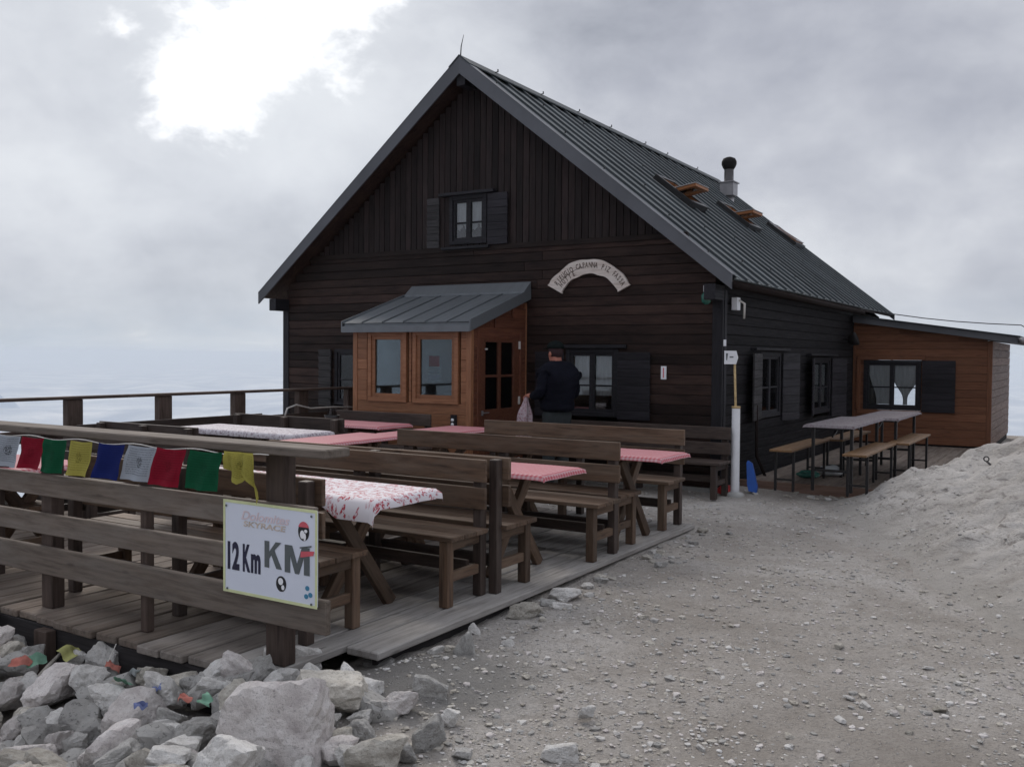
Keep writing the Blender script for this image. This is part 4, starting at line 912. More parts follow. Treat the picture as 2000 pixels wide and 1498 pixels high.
# ------------------------------------------------------------------ race sign on the railing
sg = thing('race_sign', 'white sign with lime edge reading 12 Km KM, fixed to the front railing', 'sign', (.03, -7.455, .405))
link('panel', boxes_me('panel', [(0, -.012, 0, .63, 0, .455)]), 'signface', sg)
link('border', boxes_me('border', [(-.006, -.0145, -.006, .636, -.0122, .008), (-.006, -.0145, .447, .636, -.0122, .461), (-.006, -.0145, .0085, .008, -.0122, .4465), (.622, -.0145, .0085, .636, -.0122, .4465)]), 'yellow', sg)
def put_text(s, size, x, z, wdt, mat, parent, bold=0, shear=0, y=-.0135, hgt=None):
    me = text_me(s, size, bold, 1, shear); k = wdt / width(me); me.transform(Matrix.Scale(k, 4, (1, 0, 0)))
    if hgt:
        h = max(v.co.y for v in me.vertices) - min(v.co.y for v in me.vertices); me.transform(Matrix.Scale(hgt / h, 4, (0, 1, 0)))
    mnx = min(v.co.x for v in me.vertices)
    return tag(link('lettering', me, mat, parent, Matrix.Translation((x - mnx, y, z)) @ Matrix.Rotation(R(90), 4, 'X')), kind='stuff')
put_text('12', .1, .026, .118, .084, 'navy', sg, .004, hgt=.142); put_text('K', .1, .135, .118, .052, 'navy', sg, .004, hgt=.138); put_text('m', .1, .193, .118, .066, 'navy', sg, .004, hgt=.095)
def block(pts, x, z, w_, h_): return link('lettering', prism('lettering', [(x + w_ * a, z + h_ * b) for a, b in pts], 1, -.0147, -.0135), 'grey', sg)
block([(0, 0), (.27, 0), (.27, .33), (.40, .50), (.70, 0), (1.02, 0), (.58, .68), (.98, 1), (.66, 1), (.27, .60), (.27, 1), (0, 1)], .288, .152, .115, .130)
block([(0, 0), (.22, 0), (.22, .64), (.42, 0), (.58, 0), (.78, .64), (.78, 0), (1, 0), (1, 1), (.70, 1), (.50, .36), (.30, 1), (0, 1)], .425, .145, .162, .133)
put_text('Dolomites', .06, .125, .372, .33, 'pinkprint', sg, .001, .3, hgt=.044); put_text('SKYRACE', .05, .14, .338, .29, 'oliveprint', sg, .001, .1, hgt=.028)
def disc(parent, x, z, rx, rz_, mat, y=-.0136, a0=0, a1=360, name='emblem'):
    n = 28; pts = [(x + rx * math.cos(R(a0 + (a1 - a0) * i / n)), z + rz_ * math.sin(R(a0 + (a1 - a0) * i / n))) for i in range(n if a1 - a0 == 360 else n + 1)]
    return link(name, prism(name, pts, 1, y, y + .0012), mat, parent)
disc(sg, .548, .352, .036, .044, 'blackprint'); disc(sg, .548, .360, .036, .040, 'redprint', -.0142, 20, 160); disc(sg, .540, .338, .014, .020, 'white', -.0150); disc(sg, .556, .328, .008, .018, 'white', -.0151); disc(sg, .563, .356, .010, .008, 'white', -.0152)
disc(sg, .40, .083, .034, .038, 'blackprint'); disc(sg, .398, .095, .016, .017, 'white', -.0148); disc(sg, .413, .067, .010, .012, 'white', -.0150)
for x, z in ((.572, .085), (.592, .055), (.565, .045)): disc(sg, x, z, .013, .012, 'blueprint')
link('mark', prism('mark', [(.525, .270), (.60, .284), (.60, .291), (.525, .277)], 1, -.0160, -.0145), 'grey', sg); link('ribbon', prism('ribbon', [(.530, .228), (.612, .245), (.618, .266), (.533, .257)], 1, -.0160, -.0145), 'redprint', sg)
for x, z in ((.018, .43), (.60, .43), (.025, .012), (.60, .012)): disc(sg, x, z, .006, .006, 'grey', -.017, name='screw')

# ------------------------------------------------------------------ prayer flags
fl_ = thing('prayer_flags', 'string of printed prayer flags in five colours hung below the front handrail', 'flags', (0, -7.52, 0))
tops = [(-1.90, 1.085), (-1.64, 1.088), (-1.40, 1.086), (-1.17, 1.092), (-.90, 1.092), (-.65, 1.098), (-.40, 1.10), (-.155, 1.102), (.06, 1.105), (.345, 1.115)]
pts = []
for i in range(61):
    x = -3.2 + 3.6 * i / 60; pts.append((x, .0, 1.10 - .008 * math.sin(x * 13) + .008 * (x + 1.9) / 2))
tube('string', 'rope', fl_, pts, .003, 5)
cols = ['f_blue', 'f_white', 'f_red', 'f_green', 'f_yellow', 'f_blue', 'f_white', 'f_red', 'f_green', 'f_yellow']
xs0 = [-2.12, -1.88, -1.645, -1.41, -1.17, -.90, -.655, -.41, -.16, .10]; ws = [.225, .225, .225, .215, .20, .225, .235, .23, .24, .225]
for i, (c_, x0, w_) in enumerate(zip(cols, xs0, ws)):
    nu, nv = 16, 14; vs = []; fs = []; uv = []; hh = .195 + rnd.uniform(-.006, .01); sh = rnd.uniform(-.075, -.045); last = i == 9; sd = rnd.uniform(0, 9)
    for j in range(nv + 1):
        for k in range(nu + 1):
            u, v = k / nu, j / nv; x = x0 + w_ * u + sh * v * (1 if not last else 0) + (.006 * math.sin(u * 6 + sd)) * v; z = 1.098 + .012 * (x0 + 1.9) / 2 - hh * v - .006 * math.sin(math.pi * u) * (1 - v)
            y = -.004 + .014 * math.sin(u * 7 + v * 2 + sd) * v + .01 * mn.noise(Vector((u * 3, v * 3, sd)))
            if last:
                z = 1.118 - v * (.16 * (1 - abs(u - .38) * 1.2) if u < .72 else .12 + .45 * (u - .72)) - (0 if u > .1 else 0); x = x0 + w_ * (u if u < .6 else .6 + (u - .6) * .75) + .03 * v * u; y += .03 * math.sin(u * 16) * v
            vs.append((x, y - .008 * (i % 2), z)); uv.append((u, 1 - v))
    for j in range(nv):
        for k in range(nu): a = j * (nu + 1) + k; fs.append((a, a + 1, a + nu + 2, a + nu + 1))
    me = poly_me('flag', vs, fs, True); ul = me.uv_layers.new(name='uv')
    for lp in me.loops: ul.data[lp.index].uv = uv[lp.vertex_index]
    link('flag', me, c_, fl_)

# ------------------------------------------------------------------ carved arch sign on the gable
asg = thing('carved_wooden_sign', 'pale arched wooden sign lettered CAPANNA PIZ FASSA, on the gable wall', 'sign', (-1.73, -.03, 2.25))
def arc_pt(t_, off):   # t 0..1 left to right; off from the centre line
    a = R(152 - 126 * t_); rx, rz_ = .55, .52
    return Vector((.0 + (rx + off) * math.cos(a), (rz_ + off) * math.sin(a) - .03))
outer = []; inner = []
for i in range(41):
    t_ = i / 40; wv = .012 * mn.noise(Vector((t_ * 9, 1, 0))) ; half = .104 - .022 * t_ + (.016 if i in (0, 40) else 0) + .006 * math.sin(t_ * 23)
    outer.append(arc_pt(t_, half + wv)); inner.append(arc_pt(t_, -half + .010 * mn.noise(Vector((t_ * 8, 5, 0)))))
me = prism('plank_body', [tuple(p) for p in outer] + [tuple(p) for p in inner[::-1]], 1, -.035, 0)
link('plank_body', me, 'signwood', asg)
def arc_text(s, t0, t1, off, size, par):
    bm = bmesh.new(); k = len(s)
    for i, chh in enumerate(s):
        if chh == ' ': continue
        me_ = text_me(chh, size, .0022, .62, 0, .001); t_ = t0 + (t1 - t0) * (i + .5) / k; p = arc_pt(t_, off); a = math.atan2(*(arc_pt(t_ + .01, off) - arc_pt(t_ - .01, off)).yx)
        w_ = width(me_) ; m = Matrix.Translation((p.x, -.0362, p.y)) @ Matrix.Rotation(-a, 4, 'Y') @ Matrix.Rotation(R(90), 4, 'X') @ Matrix.Translation((-w_ / 2, -size * .35, 0))
        me_.transform(m); bm.from_mesh(me_); bpy.data.meshes.remove(me_)
    tag(link('lettering', from_bm(bm, 'lettering'), 'ink', par), kind='stuff')
arc_text('RIFUGIO CAPANNA PIZ FASSA', .05, .97, .022, .095, asg); arc_text('HÜTTE', .06, .32, -.045, .085, asg)
link('crack', prism('crack', [tuple(arc_pt(.10 + .35 * i / 12, -.010 + .010 * i / 12)) for i in range(13)] + [tuple(arc_pt(.10 + .35 * i / 12, -.016 + .010 * i / 12)) for i in range(12, -1, -1)], 1, -.0368, -.0352), 'trim', asg)

# ------------------------------------------------------------------ marker pole
pl = thing('marker_pole', 'white plastic pole with wooden stick and arrow sign at the cabin corner', 'marker pole', (.235, -.12, 0))
link('pipe', lathe_me('pipe', [(.055, .0), (.050, .1), (.047, 1.02), (.047, 1.035)], 20), 'white', pl); link('pipe_rim', lathe_me('pipe_rim', [(.05, 1.015), (.05, 1.04), (.03, 1.04)], 16), 'stick', pl)
link('foot', lathe_me('foot', [(.12, -.03), (.10, .03), (.055, .05)], 14), 'concrete', pl)
tube('stick', 'stick', pl, [(0.01, 0, .6), (-.025, 0, 1.54)], .014, 8)
ar = link('arrow_board', prism('arrow_board', [(-.14, 1.525), (.0, 1.525), (.022, 1.60), (-.0, 1.68), (-.14, 1.68)], 1, -.03, -.018), 'white', pl)
link('mark', prism('mark', [(-.115, 1.57), (-.105, 1.57), (-.095, 1.65), (-.12, 1.65)], 1, -.0312, -.0302), 'grey', pl); link('mark', prism('mark', [(-.075, 1.60), (-.03, 1.60), (-.03, 1.615), (-.075, 1.615)], 1, -.0312, -.0302), 'grey', pl)
# small things by the corner
bs = tag(link('blue_sledge', prism('blue_sledge', [(0, 0), (.09, -.015), (.10, .05), (.03, .33), (-.02, .36), (-.035, .33), (-.02, .08)], 1, -.02, .06), 'blue'), 'bright blue plastic sledge leaning beside the white pole', 'sledge'); bs.location = (.33, .10, .035); bs.rotation_euler = (R(-8), 0, R(10))
rdm = tag(link('red_cloth', lathe_me('red_cloth', [(.05, 0), (.11, .03), (.10, .09), (.05, .14), (.01, .15)], 9), 'red'), 'crumpled dark red cloth on the ground behind the white pole', 'cloth'); rdm.location = (.12, -.10, .0); rdm.scale = (1, .7, .8)
def crumple(name, r, seed, mat, loc, sc, label, cat):
    bm = bmesh.new(); bmesh.ops.create_icosphere(bm, subdivisions=3, radius=r)
    for v in bm.verts: v.co *= 1 + .35 * mn.noise(v.co * (3 / r * .4) + Vector((seed, 0, 0)))
    o = link(name, from_bm(bm, name, False), mat); o.location = loc; o.scale = sc; return tag(o, label, cat)
crumple('plastic_bag', .12, 3, 'bag', (.92, 1.6, .17), (1.2, .8, .6), 'crumpled clear plastic bag under the beer tables', 'bag'); crumple('bottle_pack', .10, 5, 'green', (.72, 1.25, .15), (1.3, .7, .5), 'low green and white pack on the platform below the beer table', 'pack')
th_ = thing('wall_thermometer', 'small white thermometer on the gable wall right of the shuttered window', 'thermometer', (-.70, -.035, 1.33))
link('plate', boxes_me('plate', [(-.035, -.012, 0, .035, 0, .16)]), 'white', th_); link('tube', boxes_me('tube', [(-.006, -.016, .02, .006, -.0125, .14)]), 'redprint', th_)
cl_ = thing('corner_lantern', 'green glass lantern under the eave at the cabin corner', 'lantern', (-.13, -.16, 2.22))
link('bracket', boxes_me('bracket', [(-.02, .02, .16, .02, .13, .19)]), 'black_metal', cl_); link('globe', lathe_me('globe', [(.02, 0), (.055, .03), (.06, .1), (.03, .15)], 14), 'green', cl_); link('collar', lathe_me('collar', [(.035, .15), (.035, .22), (.02, .23)], 12), 'white', cl_)
wl = thing('wall_lamp', 'white lamp with a cord on the side wall just under the gutter', 'lamp', (.04, .30, 2.17))
link('housing', boxes_me('housing', [(0, -.06, 0, .07, .06, .15)]), 'white', wl); tube('cord', 'rope', wl, [(.07, .0, .12), (.12, .06, .08), (.11, .08, -.10)], .014, 8)
fp = thing('floodlight', 'dark round floodlight on the side wall where the annex begins', 'lamp', (.03, 6.2, 1.93))
link('arm', boxes_me('arm', [(0, -.02, -.02, .12, .02, .02)]), 'black_metal', fp); link('head', lathe_me('head', [(.05, -.08), (.10, -.02), (.12, .06), (.11, .07)], 16), 'soot', fp, Matrix.Translation((.16, 0, 0)) @ Matrix.Rotation(R(70), 4, 'Y'))
tg = tag(link('wall_tag', boxes_me('wall_tag', [(0, 0, 0, .03, .014, .075)]), 'white'), 'tiny white tag on the corner board above the arrow sign', 'tag'); tg.location = (.045, -.02 - .022, 1.735)
cb = tag(tube('overhead_cable', 'cable', None, [(.3, 6.3, 2.46)] + [(.3 + 2.4 * t_, 6.4 + .6 * t_, 2.46 - .28 * t_ - .05 * math.sin(math.pi * t_)) for t_ in (.2, .4, .6, .8, 1)] + [(2.85, 7.0, 2.08), (2.98, 6.95, 1.80)], .008, 6), 'thin cable strung over the annex roof to its outer corner', 'cable')
rg = thing('iron_ring', 'small rusty iron eye bolt set in the top of the rock outcrop', 'ring', (2.90, -.80, mound_z(2.90, -.80) + .035))
tube('eye', 'ring', rg, [(.022 * math.cos(a), 0, .075 + .022 * math.sin(a)) for a in [i * math.pi / 8 for i in range(17)]], .006, 6); tube('shank', 'ring', rg, [(.0, 0, .055), (.09, -.03, -.02)], .011, 6)

# ------------------------------------------------------------------ person
def skin_me(name, verts, edges, radii, sub=2, root=0):
    me = bpy.data.meshes.new(name); me.from_pydata(verts, edges, []); o = bpy.data.objects.new(name, me); C.objects.link(o)
    md = o.modifiers.new('s', 'SKIN'); md.use_smooth_shade = True; md2 = o.modifiers.new('u', 'SUBSURF'); md2.levels = sub; md2.render_levels = sub
    for i, r in enumerate(radii):
        v = me.skin_vertices[0].data[i]; v.radius = r if isinstance(r, tuple) else (r, r); v.use_root = i == root
    bpy.context.view_layer.update(); dg = bpy.context.evaluated_depsgraph_get(); out = bpy.data.meshes.new_from_object(o.evaluated_get(dg)); bpy.data.objects.remove(o); out.materials.clear(); return out
def make_person():
    """local frame: faces -X, left side towards -Y"""
    p = thing('person', 'person in dark jacket and black cap, back turned, holding a pale cloth', 'person', (-1.62, -1.05, 0), R(-22))
    hips = (0, 0, .93); V = [hips, (.01, 0, 1.12), (.02, 0, 1.32), (.01, 0, 1.44), (-.01, 0, 1.51), (-.035, 0, 1.60), (-.04, 0, 1.69)]
    Rr = [(.08, .10), (.085, .11), (.105, .13), (.06, .08), .050, (.088, .075), (.085, .07)]; E_ = [(0, 1), (1, 2), (2, 3), (3, 4), (4, 5), (5, 6)]
    def add(v, r, par): V.append(v); Rr.append(r); E_.append((par, len(V) - 1)); return len(V) - 1
    nose = add((-.135, 0, 1.605), .014, 5); chin = add((-.085, 0, 1.535), .028, 5)
    for s in (-1, 1):
        sh = add((.01, s * .18, 1.42), .062, 3); el = add((-.0 if s < 0 else .02, s * .255, 1.16), .046, sh)
        wr = add((-.19 if s < 0 else -.16, s * .24, 1.13 if s < 0 else 1.10), .030, el); pm = add((-.25 if s < 0 else -.23, s * .235, 1.14 if s < 0 else 1.09), (.034, .024), wr)
        for k, (dy, ln) in enumerate(((-.026, .065), (-.009, .075), (.009, .07), (.025, .055))):
            a = add((-.27 if s < 0 else -.255, s * .235 + dy, 1.13 if s < 0 else 1.085), .010, pm); b_ = add((-.275 - ln * .5 if s < 0 else -.255 - ln * .7, s * .235 + dy, 1.105 if s < 0 else 1.07 - .01 * k), .009, a); add((-.265 - ln * .4 if s < 0 else -.25 - ln * .5, s * .235 + dy, 1.075 if s < 0 else 1.04), .008, b_)
        tb_ = add((-.24 if s < 0 else -.22, s * .235 - s * .04, 1.11 if s < 0 else 1.07), .011, pm); add((-.265 if s < 0 else -.245, s * .235 - s * .05, 1.09 if s < 0 else 1.045), .009, tb_)
        hp = add((.0, s * .095, .86), .088, 0); kn = add((-.02, s * .105, .49), .056, hp); an = add((.02, s * .11, .10), .04, kn); ft = add((-.06, s * .115, .045), .038, an); add((-.15, s * .12, .035), .03, ft)
    link('body', skin_me('body', V, E_, Rr, 2, 0), 'skin', p)
    V = [(0, 0, .93), (.0, 0, 1.03), (.015, 0, 1.18), (.025, 0, 1.32), (.02, 0, 1.43), (-.01, 0, 1.56)]; Rr = [(.20, .23), (.20, .23), (.205, .235), (.225, .245), (.17, .20), (.10, .10)]; E_ = [(i, i + 1) for i in range(5)]
    for s in (-1, 1):
        sh = add((.015, s * .19, 1.415), .082, 4); el = add((.01 if s < 0 else .03, s * .265, 1.16), .068, sh); add((-.17 if s < 0 else -.14, s * .25, 1.13 if s < 0 else 1.10), .050, el)
    jm = skin_me('jacket', V, E_, Rr, 3, 0)
    for v in jm.vertices: v.co += v.normal * (.010 * mn.noise(Vector((v.co.x * 9, v.co.y * 9, v.co.z * 22))) + .008 * mn.noise(v.co * 30))
    link('jacket', jm, 'jacket', p)
    V = [(0, 0, 1.02), (0, 0, .88)]; Rr = [(.15, .18), (.16, .19)]; E_ = [(0, 1)]
    for s in (-1, 1):
        a = add((0, s * .095, .80), .105, 1); b_ = add((-.02, s * .105, .48), .078, a); add((.02, s * .11, .09), .068, b_)
    link('trousers', skin_me('trousers', V, E_, Rr, 2, 0), 'trousers', p)
    for s in (-1, 1):
        bm = bmesh.new(); bmesh.ops.create_uvsphere(bm, u_segments=14, v_segments=8, radius=1)
        for v in bm.verts: v.co = Vector((v.co.x * .14 - .06, v.co.y * .052 + s * .115, max(v.co.z, -.4) * .06 + .03 + (.02 if v.co.x > .2 else 0)))
        link('boot', from_bm(bm, 'boot', True), 'boot', p)
        link('ear', lathe_me('ear', [(.003, -.01), (.02, -.004), (.022, .004), (.006, .01)], 10), 'skin', p, Matrix.Translation((-.03, s * .083, 1.625)) @ Matrix.Rotation(R(90), 4, 'X') @ Matrix.Scale(1.35, 4, (0, 1, 0)))
    bm = bmesh.new(); bmesh.ops.create_uvsphere(bm, u_segments=18, v_segments=12, radius=1)
    for v in bm.verts: v.co = Vector((v.co.x * .098 - .03, v.co.y * .088, max(v.co.z, -.75) * .10 + 1.66)) if v.co.x > -.35 or v.co.z > .3 else Vector((v.co.x * .085 - .03, v.co.y * .08, v.co.z * .06 + 1.70))
    link('hair', from_bm(bm, 'hair', True), 'hair', p)
    bm = bmesh.new(); bmesh.ops.create_uvsphere(bm, u_segments=20, v_segments=12, radius=1)
    for v in bm.verts: v.co = Vector((v.co.x * .112 - .033, v.co.y * .10, max(v.co.z, -.12) * .085 + 1.70))
    cap_ = link('cap', from_bm(bm, 'cap', True), 'cap', p)
    pk = prism('cap_peak', [(-.12, -.07), (-.20, -.05), (-.225, 0), (-.20, .05), (-.12, .07)], 2, 1.685, 1.697); link('cap_peak', pk, 'cap', p)
    # cloth hanging from the near hand
    return p
person = make_person()
def hanging_cloth():
    nu, nv = 28, 16; vs = []; fs = []; uv = []
    for j in range(nv + 1):
        v = j / nv
        for k in range(nu + 1):
            u = k / nu * 2 * math.pi; r = (.026 + .07 * ss(v / .5)) * (1 + .25 * math.sin(u * 5 + v * 2)); z = -.50 * v - .03 * math.sin(u * 3) * v
            vs.append((r * math.cos(u) * .9 - .03 * v, r * math.sin(u) * .6, z)); uv.append((k / nu * .6, v * .6))
    for j in range(nv):
        for k in range(nu): a = j * (nu + 1) + k; fs.append((a, a + 1, a + nu + 2, a + nu + 1))
    me = poly_me('hanging_cloth', vs, fs, True); ul = me.uv_layers.new(name='uv')
    for lp in me.loops: ul.data[lp.index].uv = uv[lp.vertex_index]
    o = link('hanging_cloth', me, 'rag'); m = WM(person) @ Vector((-.275, -.245, 1.12)); o.location = m
    tag(o, 'pale reddish patterned cloth hanging from the person\'s left hand', 'cloth')
hanging_cloth()

# ------------------------------------------------------------------ rocks
def rock_me(seed, sub=4, flat=1.0, nplanes=9, sharp=90.0):
    r_ = random.Random(seed); pl_ = []
    for i in range(nplanes):
        v = Vector((r_.gauss(0, 1), r_.gauss(0, 1), r_.gauss(0, 1))).normalized(); pl_.append((v, r_.uniform(.50, .95)))
    for s in ((0, 0, 1), (0, 0, -1), (1, 0, 0), (-1, 0, 0), (0, 1, 0), (0, -1, 0)): pl_.append(((Vector(s) + Vector((r_.uniform(-.3, .3), r_.uniform(-.3, .3), r_.uniform(-.3, .3)))).normalized(), r_.uniform(.72, .95)))
    bm = bmesh.new(); bmesh.ops.create_icosphere(bm, subdivisions=sub, radius=1)
    off = Vector((seed * 3.1, seed * 1.7, 0))
    for v in bm.verts:
        d = v.co.normalized(); acc = 0
        for n_, w in pl_:
            c = n_.dot(d)
            if c > .05: acc += (w / c) ** -sharp
        rad = acc ** (-1 / sharp); rad = min(rad, 1.35)
        rad *= 1 + .12 * mn.fractal(d * 1.6 + off, 1, 2, 3) + (.05 * (.5 - abs(mn.noise(d * 4.2 + off))) + .04 * mn.fractal(d * 8 + off, .8, 2, 4) if sub > 2 else 0) - .05 * max(0, abs(mn.noise(d * 3.2 + off)) * -1 + .12) * 4
        v.co = d * rad
    me = from_bm(bm, 'rock', False)
    return me
variants = [rock_me(i + 1) for i in range(12)]
def vmesh(i, mat, _c={}):
    k = (i, mat)
    if k not in _c:
        me = variants[i].copy(); me.materials.append(M[mat]); _c[k] = me
    return _c[k]
def rock(x, y, z, sx, sy, sz, mat, label, group=None, rz=None, tilt=(0, 0), vi=None, name='rock'):
    vi = rnd.randrange(12) if vi is None else vi; o = bpy.data.objects.new(name, vmesh(vi, mat)); C.objects.link(o); o.location = (x, y, z); o.scale = (sx, sy, sz)
    o.rotation_euler = (tilt[0], tilt[1], rnd.uniform(0, 6.28) if rz is None else rz); return tag(o, label, 'rock', group)
YAW = math.atan2(.527, .85)
KEY = [
    (1.021, -8.057, 0.153, 0.224, 0.197, 'rock_pink', 'largest boulder of the heap, pinkish grey with speckled face'),
    (0.873, -7.585, 0.12, 0.188, 0.12, 'rock_tan', 'smooth rectangular cream block lying above the largest boulder'),
    (0.244, -7.202, 0.007, 0.143, 0.117, 'rock', 'upright pale boulder against the corner post of the deck'),
    (-0.154, -7.301, -0.162, 0.181, 0.128, 'rock', 'pale boulder with notched top below the deck edge'),
    (1.137, -8.42, 0.156, 0.155, 0.111, 'rock', 'pale cream boulder at the bottom edge left of the largest one'),
    (1.46, -7.998, 0.099, 0.129, 0.08, 'rock_tan', 'tan boulder with flat pale top right of the largest boulder'),
    (1.454, -7.65, 0.059, 0.086, 0.07, 'rock_grey', 'low grey brown stone half buried beside the path'),
    (-1.027, -7.739, -0.243, 0.185, 0.077, 'rock', 'flat grey slab at the left of the heap'),
    (-0.747, -8.037, -0.241, 0.098, 0.106, 'rock_tan', 'upright tan stone with lichen at the left of the heap'),
    (-0.458, -8.057, -0.223, 0.139, 0.109, 'rock', 'tilted pale grey stone with streaked face in the left of the heap'),
    (-1.055, -7.474, -0.24, 0.089, 0.096, 'rock_grey', 'bluish grey stone just below the yellow flag scrap'),
    (-0.675, -7.626, -0.222, 0.105, 0.12, 'rock_pink', 'tall pinkish stone below the faded red rag'),
    (-0.654, -7.342, -0.217, 0.073, 0.094, 'rock', 'small pointed pale stone under the deck edge'),
    (-0.306, -7.41, -0.234, 0.111, 0.075, 'rock_tan', 'olive grey stone below the notched boulder'),
    (-0.522, -7.32, -0.227, 0.079, 0.07, 'rock_tan', 'rounded olive stone in the shade of the deck'),
    (-0.382, -8.328, -0.244, 0.095, 0.077, 'rock', 'pale rounded stone in the bottom left corner'),
    (-0.275, -8.003, -0.238, 0.125, 0.081, 'rock_grey', 'grey brown stone in the middle of the lower left heap'),
    (-0.238, -7.791, -0.213, 0.116, 0.104, 'rock_tan', 'olive tan stone below the green flag scrap'),
    (0.425, -8.374, -0.027, 0.116, 0.057, 'rock_grey', 'dark grey stone along the bottom edge'),
    (0.775, -8.389, 0.051, 0.1, 0.054, 'rock', 'pale stone touching the bottom edge beside the cream boulder'),
    (0.601, -8.098, 0.023, 0.12, 0.071, 'rock_grey', 'dull grey stone wedged beneath the largest boulder'),
    (-1.237, -7.859, -0.263, 0.057, 0.092, 'rock', 'pale stone cut by the left edge of the view'),
    (-1.113, -7.285, -0.214, 0.052, 0.046, 'rock', 'small round stone tucked under the deck planks'),
    (-1.68, -7.557, -0.273, 0.078, 0.05, 'rock_pink', 'low stone under the deck at the far left'),
    (1.959, -7.433, 0.009, 0.079, 0.039, 'rock', 'lone flat pale stone on the path near the bottom edge'),
    (1.632, -7.648, 0.01, 0.044, 0.029, 'rock', 'small white stone beside the tan boulder'),
    (1.121, -7.187, 0.026, 0.086, 0.073, 'rock_grey', 'grey stone beside the soil bank at the deck corner'),
    (1.455, -7.804, 0.029, 0.062, 0.045, 'rock_grey', 'dusty stone just right of the tan boulder'),
    (1.389, -7.397, 0.028, 0.057, 0.043, 'rock', 'dusty pale stone at the edge of the path below the deck corner'),
    (1.845, -6.986, 0.009, 0.042, 0.035, 'rock', 'whitish stone standing alone on the path'),
    (0.889, -6.578, 0.022, 0.078, 0.122, 'rock_grey', 'leaning grey slab at the edge of the deck corner'),
    (0.775, -5.212, 0.008, 0.131, 0.053, 'rock', 'flat pale stone set beside the deck edge'),
    (0.757, -5.683, 0.008, 0.131, 0.06, 'rock_tan', 'long tan stone supporting the deck edge'),
    (0.65, -6.127, -0.024, 0.043, 0.037, 'rock', 'small white stone under the deck edge'),
    (0.514, -6.813, -0.051, 0.127, 0.046, 'rock_grey', 'earthy stone below the end of the outermost deck plank'),
]
SCRAPS = [
    (-1.074, -7.882, -0.132, 0.11, 0.07, 'f_red', 0.4, 0.5, 'faded red flag scrap on the stones at the far left', 0),
    (-1.029, -7.819, -0.131, 0.1, 0.08, 'f_green', 1.1, 0.6, 'green flag scrap beside the stick at the left', 1),
    (-1.018, -7.624, -0.133, 0.12, 0.09, 'f_yellow', 1.8, 0.7, 'olive yellow flag scrap draped over a stone', 2),
    (-0.617, -7.646, -0.13, 0.1, 0.08, 'f_red', 2.5, 0.5, 'faded red rag on the tall pinkish stone', 3),
    (-0.373, -7.765, -0.132, 0.08, 0.1, 'f_green', 3.2, 0.6, 'pale green flag scrap hanging over a stone mid-heap', 4),
    (-0.407, -7.657, -0.132, 0.07, 0.09, 'f_white', 3.9, 0.7, 'white flag scrap at the end of the cord', 5),
    (-0.027, -7.89, -0.074, 0.12, 0.06, 'f_yellow', 4.6, 0.5, 'yellow flag scrap on the olive stone', 6),
    (0.058, -7.884, -0.046, 0.07, 0.05, 'f_blue', 5.3, 0.6, 'dark blue flag scrap beside the yellow one', 7),
    (0.817, -8.254, 0.164, 0.09, 0.05, 'f_green', 6.0, 0.7, 'green flag scrap at the left foot of the largest boulder', 8),
    (0.728, -8.274, 0.155, 0.06, 0.03, 'f_red', 6.7, 0.5, 'tiny red flag scrap left of the largest boulder', 9),
    (0.595, -8.38, 0.131, 0.05, 0.03, 'f_blue', 7.4, 0.6, 'light blue scrap low in the heap', 10),
]
TWIG = [(-1.107, -7.763, -0.181), (-1.145, -7.679, -0.141), (-1.23, -7.555, -0.12)]
CORD = [(-.70, -7.57, .03), (-.66, -7.66, -.06), (-.60, -7.86, -.10)]
for i, (x, y, z, w_, h_, m_, lab) in enumerate(KEY):
    rock(x, y, z - h_ * .25, w_, w_ * (.8 if w_ > .1 else .9), h_ * 1.05, m_, lab, rz=YAW + rnd.uniform(-.35, .35), tilt=(rnd.uniform(-.12, .12), rnd.uniform(-.15, .15)), vi=(i * 5 + 2) % 12)
# filling stones of the heap; each is named by its look and by the big stone nearest to it
def lvl(x, y): return H(x, y) + .15 * ss((y + 8.3) / .6) * ss((-x + .7) / .4)
ADJ = {'rock': 'pale', 'rock_grey': 'grey', 'rock_tan': 'tan', 'rock_pink': 'pinkish'}
used_labels = set()
LM = KEY + [(.235, -.12, 0, 0, 0, 0, 'white marker pole'), (.36, .12, 0, 0, 0, 0, 'blue sledge'), (.63, -2.4, 0, 0, 0, 0, 'far corner of the deck'), (1.2, .6, 0, 0, 0, 0, 'foot of the nearer beer table'), (1.7, .6, 0, 0, 0, 0, 'foot of the nearer beer bench'),
    (.6, -3.0, 0, 0, 0, 0, 'farthest deck bench'), (.6, -4.4, 0, 0, 0, 0, 'middle deck bench'), (.5, -6.0, 0, 0, 0, 0, 'nearest deck bench'), (2.0, -2.2, 0, 0, 0, 0, 'toe of the rock outcrop')]
def where(x, y, s, sx, sz, m_):
    order = sorted(LM, key=lambda k_: (k_[0] - x) ** 2 + (k_[1] - y) ** 2)
    shape = 'flat' if sz < .62 * sx else ('blocky' if sz > .8 * sx else 'angular'); size = 'tiny' if s < .055 else ('small' if s < .085 else 'middling')
    for k_ in order[:6]:
        dx, dy = x - k_[0], y - k_[1]; a = dx * .85 + dy * .527; b = -dx * .527 + dy * .85
        rel = ('right of' if a > 0 else 'left of') if abs(a) > abs(b) else ('just behind' if b > 0 else 'in front of')
        for e in ('', shape + ' '):
            lab = f'{size} {e}{ADJ[m_]} stone {rel} the {k_[6]}'; lab = ' '.join(lab.split()[:16])
            if lab not in used_labels: used_labels.add(lab); return lab, None
    return 'small filling stone of the limestone heap in front of the deck', 'small stones of the heap'
n = 0; placed = [(k_[0], k_[1], k_[3]) for k_ in KEY]; tries = 0
